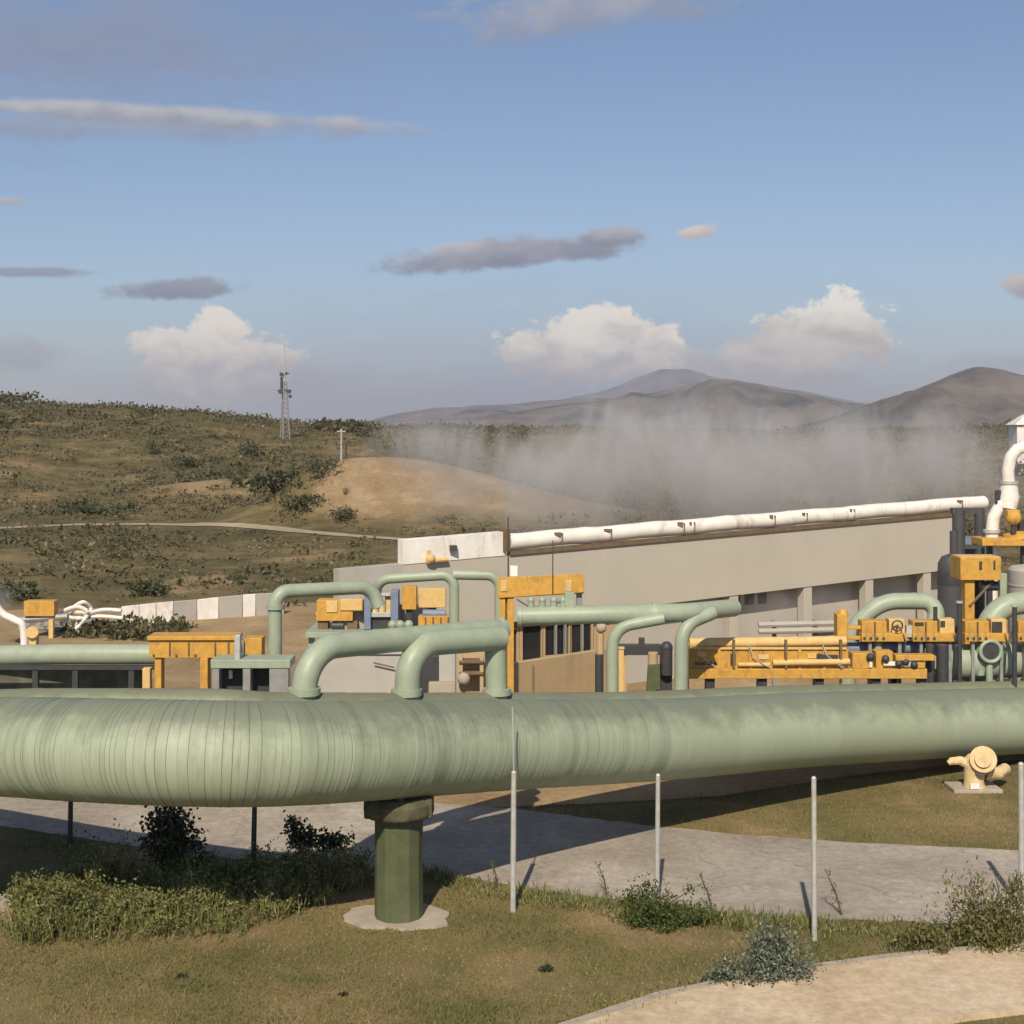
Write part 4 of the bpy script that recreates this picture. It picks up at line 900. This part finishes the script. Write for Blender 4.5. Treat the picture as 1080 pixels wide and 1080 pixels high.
part('left_wall', m_gwall, hall, lambda b: wbox(b, .1, tpx(540), -.42, -.7, 0, lambda t: min(zbot(t)+.6, 2.3)))
part('window_wall', m_tan, hall, lambda b: wbox(b, tpx(540)+.003, tpx(660), -.42, -.7, 0, lambda t: zbot(t)+.6))
part('side_wall', m_gwall, hall, lambda b: wbox(b, TL-.3, TL-.02, -.5, -6.4, 0, lambda t: ztop(t)-.36))
part('rear_wall', m_gwall, hall, lambda b: wbox(b, 6.2, TL-.32, -6.1, -6.4, 0, lambda t: ztop(t)-.36))
part('soffit', m_gwall, hall, lambda b: wbox(b, tpx(660), TL-.1, -.36, -.615, lambda t: zbot(t)+.12, lambda t: zbot(t)+.2))
for px in (775, 853, 918, 979):
    t0 = tpx(px); part('column', m_fascia, hall, lambda b: wbox(b, t0-.16, t0+.16, -.03, -.34, 0, lambda t: zbot(t)-.002), .01)
part('gutter', m_rust, hall, lambda b: wbox(b, tpx(537), TL, .06, -.12, lambda t: ztop(t)+.003, lambda t: ztop(t)+.12))
# windows under the left part
for (p0, p1, y0, y1) in ((546, 551, 664, 700), (557, 577, 660, 697), (581, 607, 659, 690), (609, 630, 658, 688)):
    t0, t1 = tpx(p0), tpx(p1); q = W((t0+t1)/2, -.42, 0); zt = min(P(0, y0, q.y).z, zbot(t0)+.25); zb = P(0, y1, q.y).z
    w = part('window', m_glass, hall, lambda b: wbox(b, t0, t1, -.36, -.41, zb, zt))
    part('frame', m_tan, w, lambda b: (wbox(b, t0-.1, t0, -.3, -.44, zb-.06, zt+.06), wbox(b, t1, t1+.06, -.3, -.44, zb-.06, zt+.06), wbox(b, t0, t1, -.31, -.44, zb-.1, zb), wbox(b, t0, t1, -.31, -.44, zt, zt+.06)))
for (p0, p1) in ((600, 602), (590, 592), (618, 620)): part('pipe_run', m_grey, hall, lambda b: wbox(b, tpx(p0), tpx(p1), -.22, -.3, 0.2, lambda t: zbot(t)+.1))
# dark louvres in the recess behind the columns
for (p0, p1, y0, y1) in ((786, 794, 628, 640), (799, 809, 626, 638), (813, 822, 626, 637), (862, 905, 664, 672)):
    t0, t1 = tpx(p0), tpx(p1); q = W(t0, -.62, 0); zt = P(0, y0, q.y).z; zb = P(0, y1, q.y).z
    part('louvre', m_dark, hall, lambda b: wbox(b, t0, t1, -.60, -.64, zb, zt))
ph = part('roof_block', m_white, hall, lambda b: wbox(b, tpx(425), tpx(534), .02, -.33, lambda t: ztop(t)+.004, lambda t: ztop(t)+.66), .01)
part('roof_lamp', m_dark, hall, lambda b: b.box(W(tpx(476), .12, ztop(2.9)+.36), (.2, .16, .14)))
part('block_pilaster', m_rust, hall, lambda b: wbox(b, tpx(530), tpx(536), .10, -.2, lambda t: ztop(t)+.12, lambda t: ztop(t)+.72))
b = MB(); q = W(tpx(455), .2, 0); tv = thing('roof_valve', W(tpx(456), .1, ztop(2.5)), 'small yellow valve at the foot of the white roof block', 'valve')
part('body', m_pyellow, tv, lambda b: (b.ball(W(tpx(452), .12, ztop(2.5)+.12), .13), b.cyl(W(tpx(450), .12, ztop(2.5)), W(tpx(450), .12, ztop(2.5)+.34), .05))); part('pipe', m_pyellow, tv, lambda b: b.tube([W(tpx(448), .12, ztop(2.4)+.06), W(tpx(470), .12, ztop(2.9)+.06)], .06, 8))
# white duct along the roof edge
dt = thing('roof_duct', W(tpx(537), -.15, ztop(5)), 'long white duct lying along the roof edge of the hall', 'duct')
b = MB(); b.tube([W(t, -.15, ztop(t)+.36+.012*math.sin(t*2.1)) for t in np.linspace(tpx(538), TL+1.3, 60)], .23, 14, True, [.23+(.012 if i % 8 == 0 else 0)+.01*mnoise.noise((i*.7, 3, 1)) for i in range(60)]); b.build('duct', m_white, dt)
for px in (587, 639, 716, 727, 812, 846, 896, 1010):
    t0 = tpx(px); part('clamp', m_rust, dt, lambda b: (b.box(W(t0, .06, ztop(t0)+.48), (R.uniform(.06, .2), .09, R.uniform(.06, .12))), b.box(W(t0+.15, .055, ztop(t0)+.36), (.05, .06, .3))))
# low tan wall before the windows
lw = [P(538, 705, 35.2), P(640, 689, 37.8)]; b = MB(); d = (lw[1]-lw[0]); d.z = 0; d.normalize(); nn = Vector((-d.y, d.x, 0))
b.hexa([(p.x, p.y, 0) for p in (lw[0], lw[1], lw[1]+nn*.25, lw[0]+nn*.25)], [lw[0]+Vector((0, 0, .1)), lw[1]+Vector((0, 0, .1)), lw[1]+nn*.25+Vector((0, 0, .1)), lw[0]+nn*.25+Vector((0, 0, .1))])
tag(b.build('low_wall', m_tan, None, 0), 'low tan wall rising to the right below the dark windows', 'wall')
# grey screen wall seen through the front loop
frame_thing('screen_wall', (P(390, 720, 30).x, 30, 0), 'pale grey screen wall seen through the front pipe loop', 'wall', [('panel', m_gwall, lambda b: b.pbox(325, 690, 428, 724, 30, .15, 0)), ('coping', m_gwall, lambda b: b.pbox(323, 688, 430, 690.5, 29.95, .25)), ('bar', m_rust, lambda b: b.tube([P(394, 699, 29.9), P(416, 704, 29.9)], .02, 5))])
frame_thing('pale_pillar', (P(470, 720, 29).x, 29, 0), 'pale pillar beside dark cladding seen inside the second loop', 'pillar', [('shaft', m_gwall, lambda b: b.pbox(463, 690, 480, 724, 29, .3, 0)), ('cladding', m_dark, lambda b: b.pbox(446, 692, 463, 724, 29.1, .3, 0)), ('plinth', m_conc, lambda b: b.pbox(452, 720, 480, 726, 28.8, .2, 0))])
frame_thing('rusty_rack', (P(497, 720, 30.5).x, 30.5, 0), 'rusty tan pipe rack seen inside the right end of the second loop', 'rack', [('post', m_tan, lambda b: (b.pbox(484, 688, 488, 724, 30.5, .12, 0), b.pbox(506, 688, 510, 724, 30.5, .12, 0))), ('shelf', m_rust, lambda b: (b.pbox(484, 697, 510, 700, 30.45, .4), b.pbox(484, 709, 510, 712, 30.45, .4))), ('drum', m_conc, lambda b: b.ball(P(489, 716, 30.3), .14)), ('back_sheet', m_tan, lambda b: b.pbox(482, 688, 514, 724, 30.95, .05, 0))])

# ------------------------------------------------------------------ left yard edge: panel wall, junk, box
wt = thing('panel_wall', G(200, 658), 'low wall of white and grey panels at the edge of the yard', 'wall')
wp = [(128, 659), (147, 658), (165, 657), (183, 656), (208, 654), (231, 652.5), (256, 651), (270, 650), (300, 648)]
tops = [640, 638, 636, 634.5, 632.5, 630, 627.5, 626.5, 625]
ms = [m_white, m_white, m_white, m_gwall, m_white, m_gwall, m_white, m_gwall]
for i in range(len(wp)-1):
    a, c = G(*wp[i]), G(*wp[i+1]); za, zc = P(0, tops[i], a.y).z, P(0, tops[i+1], c.y).z; bk = Vector((0, .18, 0))
    part('panel', ms[i], wt, lambda b: b.hexa([a, c-Vector((.02, 0, 0)), c+bk-Vector((.02, 0, 0)), a+bk], [a+Vector((0, 0, za)), c+Vector((-.02, 0, zc)), c+bk+Vector((-.02, 0, zc)), a+bk+Vector((0, 0, za))]), .015)
jt = thing('pipe_tangle', G(90, 664), 'tangle of bent whitish pipes at the left end of the panel wall', 'scrap pipes')
Y = 51
for pts in ([(58, 651), (70, 643), (82, 640), (92, 645), (84, 654), (78, 664)], [(66, 660), (74, 648), (86, 646), (96, 650)], [(78, 640), (88, 635), (96, 642), (90, 652), (84, 660), (74, 668)], [(62, 648), (80, 652), (104, 650), (130, 652)], [(96, 646), (110, 643), (128, 644)], [(70, 655), (76, 662), (84, 668)]):
    b = MB(); b.tube(crom([P(x, y, Y+R.uniform(-.3, .3)) for x, y in pts], 6), .07, 8); b.build('pipe', m_white, jt)
for k, (px, py, s, lb) in enumerate([(100, 664, .5, 'grey rubble heap right of the bent white pipes'), (125, 666, .4, 'small rubble heap at the foot of the panel wall'), (50, 664, .45, 'grey rubble heap left of the bent white pipes')]):
    c = G(px, py); b = MB()
    for j in range(26):
        q = c+Vector((R.gauss(0, s), R.gauss(0, s*.5), 0)); z = abs(R.gauss(0, s*.2)); rz = R.uniform(.16, .3)
        b.ball((q.x, q.y, z), rz, 6, 4, (R.uniform(.7, 1.3), 1, R.uniform(.5, .9)))
    tag(b.build('rubble_heap', m_rock, None, 0), lb, 'rubble')
sh = MB()
for k in range(60):
    c = G(R.uniform(70, 190), R.uniform(662, 676))
    clump(sh, c, .5, .4, R.uniform(.25, .5), 40, .22, .12, .4, -.15)
tag(sh.build('yard_scrub', m_scrub, None, 0), 'dark low scrub in front of the white panel wall', 'scrub', kind='stuff')
Y = 50
frame_thing('yellow_box', (P(45, 664, Y).x, Y, 0), 'orange yellow box on a post at the left edge of the yard', 'box', [('body', m_yellow, lambda b: b.pbox(25, 634, 57, 650, Y, .5)), ('post', m_pyellow, lambda b: b.pbox(51, 650, 56, 670, Y+.1, .17, 0)), ('rail', m_grey, lambda b: b.tube([P(18, 654, Y+.2), P(72, 650, Y+.2)], .12, 8))])
t = thing('white_vent_pipe', (P(4, 660, 48).x, 48, 0), 'curved white vent pipe at the left edge giving off steam', 'vent pipe')
b = MB(); b.tube(crom([P(-8, 622, 48), P(-4, 638, 48), P(4, 648, 48), P(16, 654, 48), P(24, 660, 48)]+[Vector((P(26, 0, 48).x, 48, 0))], 6), .13, 12); b.build('pipe', m_white, t)
frame_thing('orange_block', (P(34, 676, 46).x, 46, 0), 'small orange valve stub on the dirt near the left edge', 'valve', [('body', m_pyellow, lambda b: b.pbox(30, 668, 38, 682, 46, .3, 0)), ('wheel', m_pyellow, lambda b: b.cyl(P(34, 667, 45.9), P(34, 667, 46.2), .2))])

# ------------------------------------------------------------------ radio mast, poles, hut
d = 190.0; zb = height((300-PX0)/F*d, d); c = Vector(((300-PX0)/F*d, d, zb)); zt = P(0, 402, d).z
t = thing('radio_mast', c, 'slim lattice radio mast with dishes standing on the ridge', 'mast')
legs = [Vector((.75*math.cos(a), .75*math.sin(a), 0)) for a in (0.4, 2.5, 4.6)]
b = MB()
for L in legs: b.tube([c+L-Vector((0, 0, .3)), Vector((c.x+L.x*.35, c.y+L.y*.35, zt))], .10, 6)
b.build('leg_frame', m_grey, t)
b = MB(); n = 12
for i in range(n):
    f0, f1 = i/n, (i+1)/n
    for a_, c_ in ((0, 1), (1, 2), (2, 0)):
        p = c+legs[a_]*(1-.65*f0); p.z = zb+(zt-zb)*f0; q = c+legs[c_]*(1-.65*f1); q.z = zb+(zt-zb)*f1; b.tube([p, q], .045, 4)
b.build('bracing', m_grey, t)
b = MB(); b.cyl((c.x, c.y, zt), P(300, 378, d), .16, .11, 8); b.cyl(P(300, 378, d), P(300, 359, d), .08, .05, 6); b.build('antenna_rod', m_galv, t)
for px, py, r in ((296, 413, .34), (305, 413, .3), (297, 395, .3), (302, 394, .22), (306, 418, .25)):
    part('dish', m_vessel, t, lambda b: b.cyl(P(px, py, d-.4), P(px, py, d-.1), r, r*.6, 12))
part('crossarm', m_dark, t, lambda b: (b.box(P(300, 412, d), (1.9, .25, .16)), b.box(P(300, 394, d), (1.3, .2, .14)), b.box(P(297, 404, d), (.3, .3, 1.6))))
for px, yb_, yt, dd, lb in ((360, 480, 452, 160, 'short utility pole on the hill behind the bare mound'), (365, 484, 466, 150, 'shorter dark stump pole on the crest of the bare mound'), (274, 500, 474, 165, 'dull pole standing left of the radio mast')):
    x = (px-PX0)/F*dd; z = height(x, dd); zz = P(0, yt, dd).z; b = MB(); b.cyl((x, dd, z-.3), (x, dd, max(zz, z+1.5)), .14, .1, 8); b.box((x, dd, max(zz, z+1.5)-.3), (1.0, .12, .12))
    tag(b.build('utility_pole', m_bark if 'dark' in lb or 'dull' in lb else m_galv, None), lb, 'pole', 'poles on the hill')
d = 150.0; x = (1085-PX0)/F*d; z = P(0, 448, d).z; gz = height(x, d)
frame_thing('white_hut', (x, d, gz), 'white roofed hut on the rise at the right edge', 'hut', [('wall', m_white, lambda b: b.b2(x-1.6, x+1.6, d-1, d+1.5, gz-.5, z)), ('roof', m_white, lambda b: b.hexa([(x-1.9, d-1.3, z), (x+1.9, d-1.3, z), (x+1.9, d+1.8, z), (x-1.9, d+1.8, z)], [(x-.5, d-.2, z+1.1), (x+.5, d-.2, z+1.1), (x+.5, d+.6, z+1.1), (x-.5, d+.6, z+1.1)]))])

# ------------------------------------------------------------------ steam and air
def steam(name, c, size, density, label, scale=.12, col=(.60, .60, .63), lo=.42, hi=.8, st=(1, .5, .8)):
    b = MB(); b.ball((0, 0, 0), 1.0, 20, 12); o = b.build(name, None or m_white, None); o.data.materials.clear()
    m = bpy.data.materials.new(name); m.use_nodes = True; nt = m.node_tree; nt.nodes.clear()
    out = nd(nt, 'ShaderNodeOutputMaterial'); pv = nd(nt, 'ShaderNodeVolumePrincipled')
    pv.inputs['Color'].default_value = (*col, 1); pv.inputs['Anisotropy'].default_value = 0.0
    tc = nd(nt, 'ShaderNodeTexCoord').outputs['Object']
    ln = nd(nt, 'ShaderNodeVectorMath', operation='LENGTH'); nt.links.new(tc, ln.inputs[0])
    fall = mth(nt, 'SUBTRACT', 1.0, ln.outputs['Value'], clamp=True)
    geo = nd(nt, 'ShaderNodeNewGeometry').outputs['Position']
    n = tex_noise(nt, geo, scale, 6, .68, st, 1.3)
    v = mth(nt, 'ADD', n, mth(nt, 'MULTIPLY', fall, .55))
    mr = nd(nt, 'ShaderNodeMapRange'); nt.links.new(v, mr.inputs[0]); mr.inputs[1].default_value = lo+.22; mr.inputs[2].default_value = hi+.3; mr.inputs[4].default_value = density
    k = mth(nt, 'MULTIPLY', mr.outputs[0], mth(nt, 'MULTIPLY', fall, 2.5, clamp=True))
    nt.links.new(k, pv.inputs['Density']); nt.links.new(pv.outputs[0], out.inputs['Volume'])
    o.data.materials.append(m); o.location = c; o.scale = size
    tag(o, label, 'steam', kind='stuff'); return o
STEAM = True
if STEAM:
    steam('steam_bank', P(745, 505, 78), (25, 14, 5.4), .19, 'broad grey bank of steam drifting behind the hall roof', .2, lo=.40, hi=.74, col=(.76, .74, .73), st=(1.1, .5, .6))
    for px, py, sx_, sz_, dn, lb in ((462, 468, 5.5, 2.6, .36, 'thin steam plume at the left end of the steam bank'), (560, 500, 5, 2.8, .3, 'low steam wisp between the mound and the hall roof'), (650, 474, 3.4, 4.0, .4, 'upright steam wisp left of the middle of the hall roof'),
            (722, 472, 3.2, 4.3, .45, 'tallest upright steam wisp over the middle of the hall roof'), (808, 480, 4, 3.9, .34, 'steam wisp right of the tallest upright wisp'), (900, 476, 4, 4.2, .34, 'steam wisp above the right half of the hall roof'), (985, 482, 5, 4.2, .4, 'steam plume drifting at the right behind the gooseneck')):
        steam('steam_plume', P(px, py, 73), (sx_, 4, sz_), dn, lb, .42, lo=.46, hi=.8, col=(.77, .76, .77), st=(1.3, .5, .55))
    steam('steam_wisp', P(845, 640, 41.5), (3.2, .9, .9), .30, 'faint steam drifting before the columns of the hall', .7, lo=.40, hi=.75, col=(.78, .76, .75))
    steam('steam_puff', P(-4, 632, 48), (.8, .8, .8), 1.2, 'small white steam puff at the left edge over the vent pipe', 1.2)
HAZE = True
if HAZE:
    b = MB(); b.b2(-9000, 9000, -60, 8800, -8, 345); hz = b.build('haze', m_white, None, 0); hz.data.materials.clear()
    m = bpy.data.materials.new('haze'); m.use_nodes = True; nt = m.node_tree; nt.nodes.clear()
    out = nd(nt, 'ShaderNodeOutputMaterial'); pv = nd(nt, 'ShaderNodeVolumePrincipled'); pv.inputs['Density'].default_value = 0.00015; pv.inputs['Color'].default_value = (.60, .64, .76, 1); pv.inputs['Anisotropy'].default_value = 0.0
    nt.links.new(pv.outputs[0], out.inputs['Volume']); hz.data.materials.append(m); hz['kind'] = 'stuff'
    tag(hz, 'pale haze filling the air over the plain and hills', 'haze', kind='stuff')

# ------------------------------------------------------------------ sky with clouds
SUN_EL, SUN_AZ = 42.0, 188.0           # azimuth of the sun measured clockwise from +Y (behind the camera, a little left)
w = bpy.data.worlds.new('World'); sc.world = w; w.use_nodes = True; nt = w.node_tree
bg = nt.nodes['Background']; bg.inputs['Strength'].default_value = 0.09
sky = nd(nt, 'ShaderNodeTexSky', sky_type='NISHITA'); sky.sun_disc = False; sky.sun_elevation = rad(SUN_EL); sky.sun_rotation = rad(SUN_AZ)
sky.air_density = 1.0; sky.dust_density = 0.7; sky.ozone_density = 2.4; sky.altitude = 200
tc = nd(nt, 'ShaderNodeTexCoord').outputs['Generated']; sx = nd(nt, 'ShaderNodeSeparateXYZ'); nt.links.new(tc, sx.inputs[0])
ym = mth(nt, 'MAXIMUM', sx.outputs[1], .05); u = mth(nt, 'DIVIDE', sx.outputs[0], ym); v = mth(nt, 'DIVIDE', sx.outputs[2], ym)
front = mth(nt, 'GREATER_THAN', sx.outputs[1], .1)
cv = nd(nt, 'ShaderNodeCombineXYZ'); nt.links.new(u, cv.inputs[0]); nt.links.new(v, cv.inputs[1])
puff = tex_noise(nt, cv.outputs[0], 20, 9, .62, (1, 1.35, 1), .25)
puff2 = tex_noise(nt, cv.outputs[0], 60, 6, .65, (1, 1.2, 1), .2)
streak = tex_noise(nt, cv.outputs[0], 13, 10, .64, (1, 3.4, 1), .5)
shade = tex_noise(nt, cv.outputs[0], 30, 7, .6, (1, 1.6, 1), .3)
col = mixc(nt, 1.0, sky.outputs[0], (0.87, 0.875, 0.925), 'MULTIPLY')
def cloud(px, py, rx, ry, top, bot, op=1.0, soft=.35, amp=1.3, kind='puff', tilt=0.0, flat=0.0):
    """a cloud at a fixed direction of the sky; flat cuts its base"""
    global col
    cu, cw_ = (px-PX0)/F, (PY0-py)/F
    du = mth(nt, 'MULTIPLY', mth(nt, 'SUBTRACT', u, cu), F/rx)
    dv = mth(nt, 'SUBTRACT', v, cw_)
    if tilt: dv = mth(nt, 'SUBTRACT', dv, mth(nt, 'MULTIPLY', mth(nt, 'SUBTRACT', u, cu), tilt))
    dv = mth(nt, 'MULTIPLY', dv, F/ry)
    dvn = mth(nt, 'MULTIPLY', mth(nt, 'MINIMUM', dv, 0.0), 1+flat) if flat else None
    dd = mth(nt, 'ADD', mth(nt, 'MAXIMUM', dv, 0.0), dvn) if flat else dv
    r = mth(nt, 'SQRT', mth(nt, 'ADD', mth(nt, 'MULTIPLY', du, du), mth(nt, 'MULTIPLY', dd, dd)))
    op = min(1, op*1.1)
    ns = puff if kind == 'puff' else streak
    e = mth(nt, 'ADD', mth(nt, 'SUBTRACT', 1.0, r), mth(nt, 'MULTIPLY', mth(nt, 'SUBTRACT', ns, .5), amp*1.6))
    if kind == 'puff': e = mth(nt, 'ADD', e, mth(nt, 'MULTIPLY', mth(nt, 'SUBTRACT', puff2, .5), amp*.5))
    mr = nd(nt, 'ShaderNodeMapRange', interpolation_type='SMOOTHSTEP'); nt.links.new(e, mr.inputs[0]); mr.inputs[1].default_value = 0.02; mr.inputs[2].default_value = .02+soft; mr.inputs[4].default_value = op
    a = mth(nt, 'MULTIPLY', mr.outputs[0], front)
    ms_ = nd(nt, 'ShaderNodeMapRange', interpolation_type='SMOOTHSTEP'); nt.links.new(mth(nt, 'ADD', dv, mth(nt, 'MULTIPLY', mth(nt, 'SUBTRACT', shade, .5), 2.6)), ms_.inputs[0]); ms_.inputs[1].default_value = -.7; ms_.inputs[2].default_value = .75
    c = mixc(nt, ms_.outputs[0], bot, top); col = mixc(nt, a, col, c)
K = 1/0.09/1.21
def L(*c): return tuple(K*((x/255)/12.92 if x < 10 else (((x/255)+.055)/1.055)**2.4) for x in c)
cloud(60, 60, 480, 120, L(142, 152, 178), L(134, 146, 174), .5, .9, 1.0, 'streak')
cloud(600, 430, 900, 190, L(132, 148, 180), L(132, 146, 175), .6, 1.1, .25, 'streak')
cloud(600, 430, 700, 48, L(152, 154, 166), L(148, 150, 160), .6, .9, .5, 'streak')      # pale band over the hills
cloud(90, 135, 300, 20, L(158, 165, 180), L(140, 148, 168), .55, .6, 1.0, 'streak', -.03)
cloud(130, 119, 350, 15, L(190, 190, 192), L(150, 155, 170), .85, .6, 1.1, 'streak', -.06)
cloud(60, 40, 330, 55, L(140, 148, 170), L(130, 140, 165), .5, .8, .9, 'streak')
cloud(630, 8, 200, 38, L(172, 174, 184), L(142, 150, 172), .8, .7, 1.2, 'streak', .12)
cloud(222, 388, 95, 62, L(255, 244, 228), L(186, 178, 176), 1.0, .2, 1.3, flat=.5)
cloud(330, 400, 90, 28, L(170, 166, 168), L(158, 158, 163), .5, .8, 1.0)
cloud(15, 375, 70, 26, L(175, 172, 174), L(155, 157, 165), .6, .7, 1.0)
cloud(628, 375, 108, 54, L(255, 246, 230), L(184, 176, 174), 1.0, .18, 1.25, flat=.7)
cloud(872, 350, 72, 42, L(255, 250, 234), L(198, 188, 180), 1.0, .16, 1.2)
cloud(820, 385, 125, 36, L(226, 214, 202), L(178, 173, 172), .9, .4, 1.1)
cloud(1060, 385, 90, 26, L(175, 172, 174), L(160, 160, 166), .5, .8, 1.0)
cloud(1082, 300, 28, 16, L(214, 204, 194), L(165, 163, 168), .95, .5, 1.0)
cloud(545, 270, 165, 24, L(160, 160, 170), L(124, 132, 152), .9, .5, 1.15, 'puff', .10, .6)
cloud(480, 262, 40, 9, L(205, 196, 190), L(170, 168, 174), .7, .6, 1.0, 'puff', .1)
cloud(640, 250, 55, 13, L(180, 176, 178), L(128, 134, 150), .8, .5, 1.0, 'puff', .05)
cloud(735, 245, 34, 11, L(226, 212, 200), L(190, 182, 180), .95, .35, 1.5, 'puff', .05)
cloud(185, 308, 95, 17, L(142, 147, 160), L(116, 126, 146), .85, .5, 1.2, 'puff', .05, .6)
cloud(35, 287, 80, 7, L(140, 146, 160), L(125, 133, 150), .7, .6, 1.0, 'streak')
cloud(8, 212, 28, 6, L(200, 192, 188), L(170, 168, 172), .7, .6, 1.0, 'streak')
nt.links.new(col, bg.inputs['Color'])
w['kind'] = 'structure'

# ------------------------------------------------------------------ sun, camera, colour
sd = bpy.data.lights.new('sun', 'SUN'); sd.energy = 4.1; sd.angle = rad(.6); sd.color = (1.0, .88, .71)
so = bpy.data.objects.new('sun', sd); COL.objects.link(so)
el, az = rad(SUN_EL), rad(SUN_AZ)
tosun = Vector((math.sin(az)*math.cos(el), math.cos(az)*math.cos(el), math.sin(el)))
so.rotation_euler = tosun.to_track_quat('Z', 'Y').to_euler(); so.location = (0, -20, 40)
cd = bpy.data.cameras.new('camera'); co_ = bpy.data.objects.new('camera', cd); COL.objects.link(co_); sc.camera = co_
cd.sensor_width = 36; cd.sensor_fit = 'HORIZONTAL'; cd.lens = 36*F/1080; cd.shift_y = -(540-PY0)/1080
cd.clip_start = .1; cd.clip_end = 40000
co_.location = (0, 0, H); co_.rotation_euler = (rad(90), 0, 0)
sc.view_settings.view_transform = 'Standard'; sc.view_settings.look = 'None'; sc.view_settings.exposure = 0.28; sc.view_settings.gamma = 1
sc.cycles.use_denoising = True; sc.cycles.volume_step_rate = 2.0; sc.cycles.max_bounces = 6; sc.cycles.volume_bounces = 2; sc.cycles.transparent_max_bounces = 8
